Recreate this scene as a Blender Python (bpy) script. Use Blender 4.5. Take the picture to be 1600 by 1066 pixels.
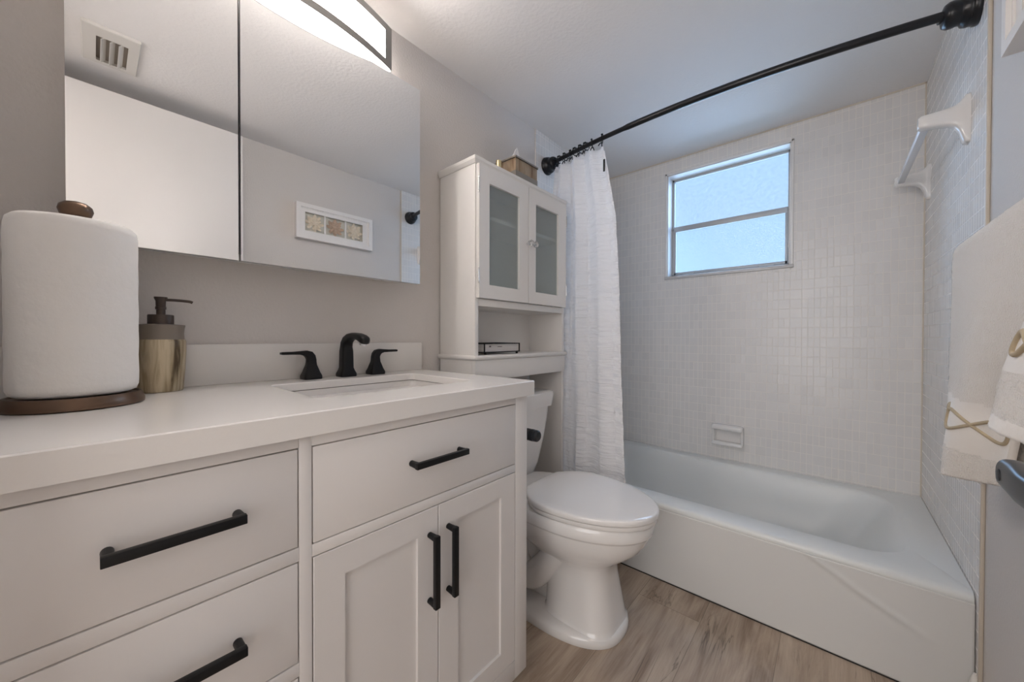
import bpy, bmesh, math, random
from mathutils import Vector, Matrix, noise

for o in list(bpy.data.objects):
    bpy.data.objects.remove(o)
S = bpy.context.scene
COL = S.collection

# ------------------------------------------------------------------ camera
cd = bpy.data.cameras.new('camera'); cam = bpy.data.objects.new('camera', cd); COL.objects.link(cam)
cd.sensor_fit = 'HORIZONTAL'; cd.sensor_width = 36.0; cd.lens = 572.321 / 1600 * 36.0
cd.clip_start = 0.01; cd.clip_end = 60
Fv = Vector((-0.65836226, 0.75264014, -0.00958959)); Rv = Vector((0.75265597, 0.65840895, 0.0025771)); Uv = Vector((-0.0082535, 0.005521, 0.9999507))
M = Matrix(((Rv.x, Uv.x, -Fv.x, 1.2214), (Rv.y, Uv.y, -Fv.y, -0.0746), (Rv.z, Uv.z, -Fv.z, 1.0335), (0, 0, 0, 1)))
cam.matrix_world = M
S.camera = cam
# ------------------------------------------------------------------ world and exposure
S.view_settings.view_transform = 'Standard'; S.view_settings.look = 'None'
S.view_settings.gamma = 1.0; S.view_settings.use_curve_mapping = False
S.view_settings.exposure = 1.0
S.cycles.diffuse_bounces = 12; S.cycles.max_bounces = 16; S.cycles.glossy_bounces = 6
SKY = 0.44; LAMP = 16.0; HALL = 6.0; FILL = 20.0; SUN = 7.5
wd = bpy.data.worlds.new('sky'); S.world = wd; wd.use_nodes = True
nt = wd.node_tree; nt.nodes.clear()
wo = nt.nodes.new('ShaderNodeOutputWorld'); bg = nt.nodes.new('ShaderNodeBackground')
tc = nt.nodes.new('ShaderNodeTexCoord'); sx = nt.nodes.new('ShaderNodeSeparateXYZ'); rp = nt.nodes.new('ShaderNodeValToRGB')
nt.links.new(tc.outputs['Generated'], sx.inputs[0])
ma = nt.nodes.new('ShaderNodeMath'); ma.operation = 'MULTIPLY_ADD'; nt.links.new(sx.outputs['Z'], ma.inputs[0]); ma.inputs[1].default_value = 0.5; nt.links.new(sx.outputs['X'], ma.inputs[2])
mb = nt.nodes.new('ShaderNodeMath'); mb.operation = 'MULTIPLY'; nt.links.new(ma.outputs[0], mb.inputs[0]); mb.inputs[1].default_value = -1.0
nt.links.new(mb.outputs[0], rp.inputs[0])     # low sun glow toward -x near the horizon
rp.color_ramp.elements[1].position = 0.27; rp.color_ramp.elements[1].color = (0.74, 1.0, 1.12, 1)
rp.color_ramp.elements[0].position = 0.10; rp.color_ramp.elements[0].color = (0.56, 0.73, 1.0, 1)
nt.links.new(rp.outputs[0], bg.inputs[0]); bg.inputs[1].default_value = SKY
nt.links.new(bg.outputs[0], wo.inputs[0])

# added area light in the hallway, fills the bathroom from behind the camera
al = bpy.data.lights.new('hall_fill', 'AREA'); al.shape = 'RECTANGLE'; al.size = 1.9; al.size_y = 1.9; al.energy = FILL; al.color = (1.0, 0.985, 0.985)
alo = bpy.data.objects.new('hall_fill', al); COL.objects.link(alo); alo.location = (1.15, -1.80, 1.30); alo.rotation_euler = (math.radians(90), 0, 0)

# broad soft daylight of the hazy sky outside the window
su = bpy.data.lights.new('hazy_daylight', 'SUN'); su.energy = SUN; su.angle = math.radians(110); su.color = (0.55, 0.74, 1.0)
suo = bpy.data.objects.new('hazy_daylight', su); COL.objects.link(suo); suo.location = (0.7, 4.5, 3.0); suo.rotation_euler = Vector((0.05, -1.0, -0.30)).to_track_quat('-Z', 'Y').to_euler()

W, H, YW, Y0 = 1.524, 2.16, 2.34, -0.25
RW = 1.532          # painted right wall plane (tile stands 8 mm proud)

# ------------------------------------------------------------------ materials
def new_mat(name):
    m = bpy.data.materials.new(name); m.use_nodes = True
    n = m.node_tree.nodes; return m, n, m.node_tree.links, n['Principled BSDF']
def pmat(name, col, rough=0.5, metal=0.0, bump=None, var=None, coat=0.0, sheen=0.0, emit=None, spec=None):
    m, n, l, b = new_mat(name)
    b.inputs['Base Color'].default_value = (*col, 1); b.inputs['Roughness'].default_value = rough; b.inputs['Metallic'].default_value = metal
    if coat: b.inputs['Coat Weight'].default_value = coat; b.inputs['Coat Roughness'].default_value = 0.06
    if sheen: b.inputs['Sheen Weight'].default_value = sheen
    if spec is not None: b.inputs['Specular IOR Level'].default_value = spec
    t = n.new('ShaderNodeTexCoord')
    if emit: b.inputs['Emission Color'].default_value = (*emit[:3], 1); b.inputs['Emission Strength'].default_value = emit[3]
    if bump:
        sc, st, dist = bump[:3]
        no = n.new('ShaderNodeTexNoise'); no.inputs['Scale'].default_value = sc; no.inputs['Detail'].default_value = 3
        bp = n.new('ShaderNodeBump'); bp.inputs['Strength'].default_value = st; bp.inputs['Distance'].default_value = dist
        l.new(t.outputs['Object'], no.inputs['Vector']); l.new(no.outputs['Fac'], bp.inputs['Height']); l.new(bp.outputs[0], b.inputs['Normal'])
    if var:
        no = n.new('ShaderNodeTexNoise'); no.inputs['Scale'].default_value = var[0]; no.inputs['Detail'].default_value = 4
        l.new(t.outputs['Object'], no.inputs['Vector'])
        mx = n.new('ShaderNodeMix'); mx.data_type = 'RGBA'; mx.inputs[6].default_value = (*col, 1); mx.inputs[7].default_value = (*var[1], 1)
        l.new(no.outputs['Fac'], mx.inputs[0]); l.new(mx.outputs[2], b.inputs['Base Color'])
    return m

M_WALL = pmat('greige_wall_paint', (0.62, 0.59, 0.565), 0.75, bump=(130, 0.6, 0.0022))
M_CEIL = pmat('ceiling_paint', (0.79, 0.775, 0.765), 0.85, bump=(80, 0.6, 0.0025))
M_TRIM = pmat('white_trim_paint', (0.78, 0.76, 0.74), 0.4)
M_VAN = pmat('vanity_white_lacquer', (0.68, 0.66, 0.645), 0.38)
M_CAB = pmat('cabinet_white_lacquer', (0.74, 0.72, 0.695), 0.35)
M_DARK = pmat('dark_gap', (0.03, 0.027, 0.025), 0.9)
M_COUNTER = pmat('white_quartz', (0.735, 0.715, 0.69), 0.22, var=(300, (0.715, 0.695, 0.67)))
M_CER = pmat('white_ceramic', (0.76, 0.745, 0.73), 0.12, coat=0.3)
M_TUB = pmat('tub_enamel', (0.72, 0.738, 0.73), 0.32, bump=(35, 0.06, 0.001))
M_APRON = pmat('tub_apron_enamel', (0.66, 0.66, 0.645), 0.3, bump=(120, 0.12, 0.0006))
M_BLK = pmat('matte_black_metal', (0.006, 0.006, 0.007), 0.42, spec=0.3)
M_BLKG = pmat('satin_black_metal', (0.010, 0.010, 0.012), 0.28, spec=0.4)
M_BRONZE = pmat('oil_rubbed_bronze', (0.20, 0.125, 0.08), 0.32, metal=0.75, var=(9, (0.11, 0.07, 0.05)))
M_PUMP = pmat('bronze_plastic', (0.075, 0.055, 0.045), 0.4, metal=0.4)
M_COLLAR = pmat('taupe_collar', (0.22, 0.185, 0.15), 0.45, metal=0.2)
M_NICKEL = pmat('brushed_nickel', (0.26, 0.25, 0.24), 0.38, metal=0.8)
M_CHROME = pmat('chrome', (0.75, 0.75, 0.76), 0.12, metal=1.0)
M_ALU = pmat('window_aluminium', (0.46, 0.465, 0.475), 0.5, metal=0.3)
M_PAPER = pmat('paper_towel', (0.78, 0.755, 0.72), 0.95, bump=(55, 0.5, 0.002), sheen=0.2)
M_TERRY = pmat('terry_cloth', (0.80, 0.755, 0.70), 0.95, bump=(420, 0.9, 0.004), sheen=0.5)
M_SATIN = pmat('satin_band', (0.85, 0.81, 0.76), 0.6, bump=(160, 0.3, 0.001), sheen=0.3)
M_GOLD = pmat('gold_embroidery', (0.46, 0.375, 0.255), 0.8, bump=(500, 0.6, 0.001))
M_BRASS = pmat('brass', (0.75, 0.62, 0.36), 0.25, metal=0.9)
M_TISSUE = pmat('tissue_paper', (0.82, 0.80, 0.79), 0.9)
M_NAPK = pmat('paper_napkins', (0.72, 0.70, 0.69), 0.9, bump=(200, 0.3, 0.001))
M_INK = pmat('printed_ink', (0.1, 0.09, 0.1), 0.8)
M_GRILL = pmat('vent_plastic', (0.64, 0.62, 0.585), 0.5)
M_CREAMFL = pmat('cream_shell_petals', (0.84, 0.77, 0.65), 0.6, var=(60, (0.62, 0.52, 0.38)))
M_TANFL = pmat('tan_wood_petals', (0.62, 0.48, 0.37), 0.6, var=(60, (0.42, 0.29, 0.20)))
M_LINEN = pmat('linen_backing', (0.62, 0.60, 0.53), 0.9, bump=(500, 0.3, 0.0005))
M_GROUT = pmat('beige_bullnose', (0.60, 0.535, 0.45), 0.45)
M_SILL = pmat('marble_sill', (0.66, 0.65, 0.645), 0.25, var=(25, (0.50, 0.49, 0.49)))
M_CAULK = pmat('white_caulk', (0.75, 0.72, 0.68), 0.6)
M_TP = pmat('rubber_black', (0.01, 0.012, 0.016), 0.35)

M_DOOR = pmat('white_door_paint', (0.70, 0.68, 0.665), 0.4)
# mirror
m, n, l, b = new_mat('mirror_glass'); b.inputs['Base Color'].default_value = (0.87, 0.87, 0.865, 1); b.inputs['Metallic'].default_value = 1; b.inputs['Roughness'].default_value = 0.0
M_MIRROR = m
# lamp diffuser
m, n, l, b = new_mat('lit_acrylic'); b.inputs['Base Color'].default_value = (0.9, 0.9, 0.9, 1)
b.inputs['Emission Color'].default_value = (1.0, 0.93, 0.885, 1); b.inputs['Emission Strength'].default_value = LAMP; M_LIT = m
m, n, l, b = new_mat('hall_fill_diffuser'); b.inputs['Base Color'].default_value = (0.9, 0.9, 0.9, 1)
b.inputs['Emission Color'].default_value = (1.0, 0.87, 0.76, 1); b.inputs['Emission Strength'].default_value = HALL; M_HALL = m

# mosaic tile: 1 x 2 inch vertical tiles, some merged to 2 x 2 inch squares
def tile_mat(name, axis, col=(0.73, 0.715, 0.70)):
    m, n, l, b = new_mat(name)
    b.inputs['Roughness'].default_value = 0.26
    t = n.new('ShaderNodeTexCoord'); s = n.new('ShaderNodeSeparateXYZ'); l.new(t.outputs['Object'], s.inputs[0])
    def mth(op, a, b2=None, c=None):
        q = n.new('ShaderNodeMath'); q.operation = op
        for i, v in enumerate((a, b2, c)):
            if v is None: continue
            if isinstance(v, (int, float)): q.inputs[i].default_value = v
            else: l.new(v, q.inputs[i])
        return q.outputs[0]
    PW, PH = 0.0492, 0.0500
    u = mth('DIVIDE', mth('ADD', s.outputs[axis], 5.0), PW); v = mth('DIVIDE', mth('ADD', s.outputs['Z'], 5.012), PH)
    iu = mth('FLOOR', u); iv = mth('FLOOR', v); fu = mth('SUBTRACT', u, iu); fv = mth('SUBTRACT', v, iv)
    cmb = n.new('ShaderNodeCombineXYZ'); l.new(iu, cmb.inputs[0]); l.new(iv, cmb.inputs[1])
    wn = n.new('ShaderNodeTexWhiteNoise'); wn.noise_dimensions = '2D'; l.new(cmb.outputs[0], wn.inputs['Vector'])
    square = mth('LESS_THAN', wn.outputs['Value'], 0.26)
    g = 0.0013
    def edge(f, size):   # 1 near the cell border
        d = mth('MULTIPLY', mth('MINIMUM', f, mth('SUBTRACT', 1.0, f)), size)
        mr = n.new('ShaderNodeMapRange'); mr.interpolation_type = 'SMOOTHSTEP'; l.new(d, mr.inputs[0]); mr.inputs[1].default_value = g * 0.35; mr.inputs[2].default_value = g * 1.6; mr.inputs[3].default_value = 1; mr.inputs[4].default_value = 0
        return mr.outputs[0]
    eu = edge(fu, PW); ev = edge(fv, PH)
    dm = mth('MULTIPLY', mth('ABSOLUTE', mth('SUBTRACT', fu, 0.5)), PW)
    mr = n.new('ShaderNodeMapRange'); mr.interpolation_type = 'SMOOTHSTEP'; l.new(dm, mr.inputs[0]); mr.inputs[1].default_value = g * 0.35; mr.inputs[2].default_value = g * 1.6; mr.inputs[3].default_value = 1; mr.inputs[4].default_value = 0
    em = mth('MULTIPLY', mr.outputs[0], mth('SUBTRACT', 1.0, square))
    grout = mth('MAXIMUM', mth('MAXIMUM', eu, ev), em)
    # tone per tile
    half = mth('MULTIPLY', mth('GREATER_THAN', fu, 0.5), mth('SUBTRACT', 1.0, square))
    c2 = n.new('ShaderNodeCombineXYZ'); l.new(mth('ADD', iu, mth('MULTIPLY', half, 0.37)), c2.inputs[0]); l.new(iv, c2.inputs[1]); c2.inputs[2].default_value = 3.3
    w2 = n.new('ShaderNodeTexWhiteNoise'); w2.noise_dimensions = '3D'; l.new(c2.outputs[0], w2.inputs['Vector'])
    tone = mth('ADD', mth('MULTIPLY', w2.outputs['Value'], 0.055), 0.965)
    hs = n.new('ShaderNodeHueSaturation'); hs.inputs['Color'].default_value = (*col, 1); l.new(tone, hs.inputs['Value'])
    mx = n.new('ShaderNodeMix'); mx.data_type = 'RGBA'; l.new(grout, mx.inputs[0]); l.new(hs.outputs[0], mx.inputs[6]); mx.inputs[7].default_value = (0.78, 0.75, 0.71, 1)
    l.new(mx.outputs[2], b.inputs['Base Color'])
    rr = mth('ADD', mth('MULTIPLY', grout, 0.4), 0.26); l.new(rr, b.inputs['Roughness'])
    no = n.new('ShaderNodeTexNoise'); no.inputs['Scale'].default_value = 40; l.new(t.outputs['Object'], no.inputs['Vector'])
    # each tile sits at a slightly different pitch, so glints differ tile to tile
    hgt = mth('ADD', mth('MULTIPLY', mth('SUBTRACT', 1.0, grout), 0.6), mth('MULTIPLY', no.outputs['Fac'], 0.35))
    tilt = mth('MULTIPLY', mth('SUBTRACT', w2.outputs['Value'], 0.5), mth('MULTIPLY', fu, 1.2))
    bp = n.new('ShaderNodeBump'); bp.inputs['Strength'].default_value = 0.45; bp.inputs['Distance'].default_value = 0.0012
    l.new(mth('ADD', hgt, tilt), bp.inputs['Height']); l.new(bp.outputs[0], b.inputs['Normal'])
    return m
M_TILE_X = tile_mat('mosaic_tile_back', 'X'); M_TILE_Y = tile_mat('mosaic_tile_side', 'Y')

# wood planks running along y
def wood_mat():
    m, n, l, b = new_mat('grey_brown_wood_planks')
    t = n.new('ShaderNodeTexCoord'); s = n.new('ShaderNodeSeparateXYZ'); l.new(t.outputs['Object'], s.inputs[0])
    def mth(op, a, b2=None):
        q = n.new('ShaderNodeMath'); q.operation = op
        for i, v in enumerate((a, b2)):
            if v is None: continue
            if isinstance(v, (int, float)): q.inputs[i].default_value = v
            else: l.new(v, q.inputs[i])
        return q.outputs[0]
    PWD, PL = 0.226, 1.22
    u = mth('DIVIDE', mth('ADD', s.outputs['X'], 2 * PWD - 0.642 + PWD * 3), PWD); iu = mth('FLOOR', u); fu = mth('SUBTRACT', u, iu)
    off = mth('MULTIPLY', mth('FRACT', mth('MULTIPLY', mth('ADD', iu, 0.0), 0.382)), 1.0)
    v = mth('ADD', mth('DIVIDE', mth('SUBTRACT', s.outputs['Y'], 1.37 - 12.2), PL), mth('SUBTRACT', off, math.fmod(5 * 0.382, 1.0)))
    iv = mth('FLOOR', v); fv = mth('SUBTRACT', v, iv)
    idv = n.new('ShaderNodeCombineXYZ'); l.new(iu, idv.inputs[0]); l.new(iv, idv.inputs[1])
    wn = n.new('ShaderNodeTexWhiteNoise'); wn.noise_dimensions = '2D'; l.new(idv.outputs[0], wn.inputs['Vector'])
    # per-plank shifted grain coordinates
    sc = n.new('ShaderNodeVectorMath'); sc.operation = 'SCALE'; l.new(wn.outputs['Color'], sc.inputs[0]); sc.inputs['Scale'].default_value = 9.0
    ad = n.new('ShaderNodeVectorMath'); ad.operation = 'ADD'; l.new(t.outputs['Object'], ad.inputs[0]); l.new(sc.outputs[0], ad.inputs[1])
    def noise_(sx_, sy_, scale, det, dist=0.0, rough=0.55):
        mp = n.new('ShaderNodeMapping'); mp.inputs['Scale'].default_value = (sx_, sy_, 1); l.new(ad.outputs[0], mp.inputs[0])
        no = n.new('ShaderNodeTexNoise'); no.inputs['Scale'].default_value = scale; no.inputs['Detail'].default_value = det; no.inputs['Distortion'].default_value = dist; no.inputs['Roughness'].default_value = rough
        l.new(mp.outputs[0], no.inputs['Vector']); return no.outputs['Fac']
    g1 = noise_(5.5, 0.9, 2.6, 5, 0.9); g2 = noise_(60, 3.0, 3.0, 4, 0.2); g3 = noise_(8, 0.75, 2.2, 5, 0.7)
    fine = noise_(30, 260, 4.0, 2)
    r1 = n.new('ShaderNodeValToRGB'); e = r1.color_ramp.elements
    e[0].position = 0.34; e[0].color = (0.22, 0.155, 0.112, 1); e[1].position = 0.72; e[1].color = (0.57, 0.475, 0.375, 1)
    k = e.new(0.50); k.color = (0.40, 0.312, 0.238, 1)
    mixf = mth('ADD', mth('MULTIPLY', g1, 0.72), mth('ADD', mth('MULTIPLY', g2, 0.22), mth('MULTIPLY', wn.outputs['Value'], 0.07)))
    l.new(mixf, r1.inputs[0])
    # dark cracks and knots
    r2 = n.new('ShaderNodeValToRGB'); q = r2.color_ramp.elements; q[0].position = 0.485; q[0].color = (0, 0, 0, 1); q[1].position = 0.515; q[1].color = (0, 0, 0, 1); kk = q.new(0.5); kk.color = (1, 1, 1, 1)
    l.new(g3, r2.inputs[0])
    msk = noise_(3, 1.4, 2.0, 2)
    r3 = n.new('ShaderNodeValToRGB'); r3.color_ramp.elements[0].position = 0.52; r3.color_ramp.elements[1].position = 0.66; l.new(msk, r3.inputs[0])
    crack = mth('MULTIPLY', r2.outputs[0], mth('MULTIPLY', r3.outputs[0], 0.6))
    mx = n.new('ShaderNodeMix'); mx.data_type = 'RGBA'; l.new(crack, mx.inputs[0]); l.new(r1.outputs[0], mx.inputs[6]); mx.inputs[7].default_value = (0.05, 0.035, 0.025, 1)
    # seams
    du = mth('MULTIPLY', mth('MINIMUM', fu, mth('SUBTRACT', 1.0, fu)), PWD); dv = mth('MULTIPLY', mth('MINIMUM', fv, mth('SUBTRACT', 1.0, fv)), PL)
    seam = mth('LESS_THAN', mth('MINIMUM', du, dv), 0.0009)
    mx2 = n.new('ShaderNodeMix'); mx2.data_type = 'RGBA'; l.new(mth('MULTIPLY', seam, 0.5), mx2.inputs[0]); l.new(mx.outputs[2], mx2.inputs[6]); mx2.inputs[7].default_value = (0.05, 0.038, 0.03, 1)
    l.new(mx2.outputs[2], b.inputs['Base Color']); b.inputs['Roughness'].default_value = 0.45
    bp = n.new('ShaderNodeBump'); bp.inputs['Strength'].default_value = 0.35; bp.inputs['Distance'].default_value = 0.0008
    l.new(mth('ADD', mth('MULTIPLY', fine, 0.5), mth('ADD', g2, mth('MULTIPLY', seam, -1.5))), bp.inputs['Height']); l.new(bp.outputs[0], b.inputs['Normal'])
    return m
M_WOOD = wood_mat()

# curtain: white crinkled fabric, lets some daylight through
def curtain_mat():
    m, n, l, b = new_mat('white_ruched_fabric')
    b.inputs['Base Color'].default_value = (0.90, 0.885, 0.88, 1); b.inputs['Roughness'].default_value = 0.85
    t = n.new('ShaderNodeTexCoord')
    mp = n.new('ShaderNodeMapping'); mp.inputs['Scale'].default_value = (9, 9, 75); l.new(t.outputs['Object'], mp.inputs[0])
    no = n.new('ShaderNodeTexNoise'); no.inputs['Scale'].default_value = 1.0; no.inputs['Detail'].default_value = 4; no.inputs['Distortion'].default_value = 0.6; l.new(mp.outputs[0], no.inputs['Vector'])
    bp = n.new('ShaderNodeBump'); bp.inputs['Strength'].default_value = 0.9; bp.inputs['Distance'].default_value = 0.012; l.new(no.outputs['Fac'], bp.inputs['Height']); l.new(bp.outputs[0], b.inputs['Normal'])
    tr = n.new('ShaderNodeBsdfTranslucent'); tr.inputs['Color'].default_value = (0.85, 0.85, 0.86, 1); l.new(bp.outputs[0], tr.inputs['Normal'])
    mx = n.new('ShaderNodeMixShader'); mx.inputs[0].default_value = 0.28; l.new(b.outputs[0], mx.inputs[1]); l.new(tr.outputs[0], mx.inputs[2])
    l.new(mx.outputs[0], n['Material Output'].inputs['Surface'])
    return m
M_CURT = curtain_mat()

# obscure window panes and frosted cabinet glass
def pane_mat(name, col, trans, scale, strength, rough=0.25):
    m, n, l, b = new_mat(name)
    t = n.new('ShaderNodeTexCoord'); vo = n.new('ShaderNodeTexNoise'); vo.inputs['Scale'].default_value = scale; vo.inputs['Detail'].default_value = 3; l.new(t.outputs['Object'], vo.inputs['Vector'])
    bp = n.new('ShaderNodeBump'); bp.inputs['Strength'].default_value = strength; bp.inputs['Distance'].default_value = 0.004; l.new(vo.outputs['Fac'], bp.inputs['Height'])
    tp = n.new('ShaderNodeBsdfTransparent'); tp.inputs[0].default_value = (*col, 1)
    tl = n.new('ShaderNodeBsdfTranslucent'); tl.inputs[0].default_value = (*col, 1); l.new(bp.outputs[0], tl.inputs['Normal'])
    gl = n.new('ShaderNodeBsdfGlossy'); gl.inputs['Roughness'].default_value = rough; l.new(bp.outputs[0], gl.inputs['Normal'])
    m1 = n.new('ShaderNodeMixShader')
    mr = n.new('ShaderNodeMapRange'); l.new(vo.outputs['Fac'], mr.inputs[0]); mr.inputs[1].default_value = 0.35; mr.inputs[2].default_value = 0.65; mr.inputs[3].default_value = trans[0]; mr.inputs[4].default_value = trans[1]
    l.new(mr.outputs[0], m1.inputs[0]); l.new(tl.outputs[0], m1.inputs[1]); l.new(tp.outputs[0], m1.inputs[2])
    m2 = n.new('ShaderNodeMixShader'); m2.inputs[0].default_value = 0.06; l.new(m1.outputs[0], m2.inputs[1]); l.new(gl.outputs[0], m2.inputs[2])
    l.new(m2.outputs[0], n['Material Output'].inputs['Surface'])
    return m
M_PANE_U = pane_mat('obscure_glass_upper', (0.86, 0.93, 0.99), (0.95, 0.97), 60, 0.15)
M_PANE_L = pane_mat('obscure_glass_lower', (0.84, 0.93, 1.0), (0.93, 0.99), 170, 0.6)
def frosted():
    m, n, l, b = new_mat('frosted_cabinet_glass')
    b.inputs['Base Color'].default_value = (0.70, 0.76, 0.75, 1); b.inputs['Roughness'].default_value = 0.30
    tp = n.new('ShaderNodeBsdfTransparent'); tp.inputs[0].default_value = (0.90, 0.94, 0.94, 1)
    mx = n.new('ShaderNodeMixShader'); mx.inputs[0].default_value = 0.70
    b.inputs['Base Color'].default_value = (0.52, 0.55, 0.55, 1)
    l.new(b.outputs[0], mx.inputs[1]); l.new(tp.outputs[0], mx.inputs[2]); l.new(mx.outputs[0], n['Material Output'].inputs['Surface'])
    return m
M_FROST = frosted()
m, n, l, b = new_mat('clear_crystal'); b.inputs['Transmission Weight'].default_value = 0.9; b.inputs['Roughness'].default_value = 0.03; b.inputs['Base Color'].default_value = (0.9, 0.9, 0.9, 1); M_CRYST = m
m, n, l, b = new_mat('frosted_acrylic_bar'); b.inputs['Base Color'].default_value = (0.74, 0.76, 0.80, 1); b.inputs['Roughness'].default_value = 0.25; M_ACR = m
# streaky gold bark on the dispenser and the tissue box
def bark(name, c1, c2, c3, sc=(26, 26, 3.0)):
    m, n, l, b = new_mat(name)
    t = n.new('ShaderNodeTexCoord'); mp = n.new('ShaderNodeMapping'); mp.inputs['Scale'].default_value = sc; l.new(t.outputs['Object'], mp.inputs[0])
    no = n.new('ShaderNodeTexNoise'); no.inputs['Scale'].default_value = 1.6; no.inputs['Detail'].default_value = 6; no.inputs['Distortion'].default_value = 0.5; l.new(mp.outputs[0], no.inputs['Vector'])
    r = n.new('ShaderNodeValToRGB'); e = r.color_ramp.elements; e[0].position = 0.34; e[0].color = (*c1, 1); e[1].position = 0.64; e[1].color = (*c3, 1); k = e.new(0.45); k.color = (*c2, 1)
    l.new(no.outputs['Fac'], r.inputs[0]); l.new(r.outputs[0], b.inputs['Base Color']); b.inputs['Roughness'].default_value = 0.42; b.inputs['Metallic'].default_value = 0.35
    bp = n.new('ShaderNodeBump'); bp.inputs['Strength'].default_value = 0.6; bp.inputs['Distance'].default_value = 0.002; l.new(no.outputs['Fac'], bp.inputs['Height']); l.new(bp.outputs[0], b.inputs['Normal'])
    return m
M_BARK = bark('gold_bark', (0.10, 0.065, 0.03), (0.36, 0.28, 0.17), (0.58, 0.49, 0.34), (48, 48, 4.5))
M_BOXW = bark('copper_streaks', (0.17, 0.10, 0.055), (0.30, 0.21, 0.13), (0.40, 0.31, 0.22), (30, 30, 5))
M_BOXB = pmat('pewter_band', (0.27, 0.245, 0.215), 0.4, metal=0.5)

# ------------------------------------------------------------------ helpers
def tag(o, label=None, cat=None, group=None, kind=None):
    if label: o['label'] = label
    if cat: o['category'] = cat
    if group: o['group'] = group
    if kind: o['kind'] = kind
    return o
def thing(name, loc, label, cat, group=None, kind=None):
    o = bpy.data.objects.new(name, None); COL.objects.link(o); o.location = loc; o.empty_display_size = 0.05
    return tag(o, label, cat, group, kind)
def base_of(o):
    v = Vector((0, 0, 0))
    while o is not None: v += o.location; o = o.parent
    return v
def link(name, bm, mat, parent=None, origin=None, smooth=35, kind=None, mats=None):
    """bm is in world coordinates; the object is placed at origin (default: parent's base)."""
    me = bpy.data.meshes.new(name)
    off = Vector(origin) if origin is not None else (base_of(parent) if parent else Vector((0, 0, 0)))
    bmesh.ops.translate(bm, verts=bm.verts, vec=-off)
    bm.to_mesh(me); bm.free()
    for mm in (mats or [mat]): me.materials.append(mm)
    if smooth:
        me.shade_smooth(); me.set_sharp_from_angle(angle=math.radians(smooth))
    o = bpy.data.objects.new(name, me); COL.objects.link(o)
    if parent: o.parent = parent; o.location = off - base_of(parent)
    else: o.location = off
    if kind: o['kind'] = kind
    return o
def solid(o, th, offset=0.0):
    md = o.modifiers.new('solid', 'SOLIDIFY'); md.thickness = th; md.offset = offset; return o
def subd(o, lv=1):
    md = o.modifiers.new('sub', 'SUBSURF'); md.levels = lv; md.render_levels = lv; return o
def box(bm, lo, hi, bev=0.0, seg=2):
    b2 = bmesh.new(); bmesh.ops.create_cube(b2, size=1.0)
    for v in b2.verts:
        v.co = Vector([(lo[i] + hi[i]) / 2 + v.co[i] * (hi[i] - lo[i]) for i in range(3)])
    if bev > 0:
        bev = min(bev, 0.45 * min(hi[i] - lo[i] for i in range(3)))
        bmesh.ops.bevel(b2, geom=b2.edges[:], offset=bev, segments=seg, affect='EDGES', profile=0.5)
    merge(bm, b2)
def merge(bm, b2):
    me = bpy.data.meshes.new('t'); b2.to_mesh(me); b2.free(); bm.from_mesh(me); bpy.data.meshes.remove(me)
def nbox(name, lo, hi, mat, parent=None, bev=0.0, origin=None, kind=None, seg=2):
    bm = bmesh.new(); box(bm, lo, hi, bev, seg); return link(name, bm, mat, parent, origin, 40, kind)
def loft(bm, rings, cap0=True, cap1=True, closed=True):
    vs = [[bm.verts.new(p) for p in r] for r in rings]
    k = len(vs[0])
    for a, b2 in zip(vs[:-1], vs[1:]):
        for i in range(k if closed else k - 1):
            j = (i + 1) % k
            bm.faces.new((a[i], a[j], b2[j], b2[i]))
    if closed and cap0: bm.faces.new(list(reversed(vs[0])))
    if closed and cap1: bm.faces.new(vs[-1])
    return vs
def fixn(bm): bmesh.ops.recalc_face_normals(bm, faces=bm.faces)
def sring(c, ax, ay, n=32, e=2.0):
    """superellipse ring with half-axes ax, ay (vectors)"""
    c, ax, ay = Vector(c), Vector(ax), Vector(ay); out = []
    for i in range(n):
        t = 2 * math.pi * i / n; ct, st = math.cos(t), math.sin(t)
        out.append(c + ax * (abs(ct) ** (2 / e) * (1 if ct >= 0 else -1)) + ay * (abs(st) ** (2 / e) * (1 if st >= 0 else -1)))
    return out
def lathe(bm, c, prof, n=40, axis='z', cap=True):
    c = Vector(c); rings = []
    A = {'z': (Vector((1, 0, 0)), Vector((0, 1, 0)), Vector((0, 0, 1))), 'x': (Vector((0, 1, 0)), Vector((0, 0, 1)), Vector((1, 0, 0))), 'y': (Vector((0, 0, 1)), Vector((1, 0, 0)), Vector((0, 1, 0)))}[axis]
    for r, h in prof:
        rings.append(sring(c + A[2] * h, A[0] * max(r, 1e-5), A[1] * max(r, 1e-5), n))
    loft(bm, rings, cap, cap)
def tube(bm, pts, r, n=12, cap=True, radii=None):
    pts = [Vector(p) for p in pts]; rings = []; up = None
    for i, p in enumerate(pts):
        d = (pts[min(i + 1, len(pts) - 1)] - pts[max(i - 1, 0)]).normalized()
        if up is None:
            up = Vector((0, 0, 1)) if abs(d.z) < 0.9 else Vector((1, 0, 0))
        a = d.cross(up)
        if a.length < 1e-6: a = d.cross(Vector((0, 1, 0)))
        a.normalize(); b2 = a.cross(d).normalized(); up = b2
        rr = radii[i] if radii else r
        rings.append(sring(p, a * rr, b2 * rr, n))
    loft(bm, rings, cap, cap); fixn(bm)
def cyl(bm, p0, p1, r, n=16): tube(bm, [p0, p1], r, n)
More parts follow.
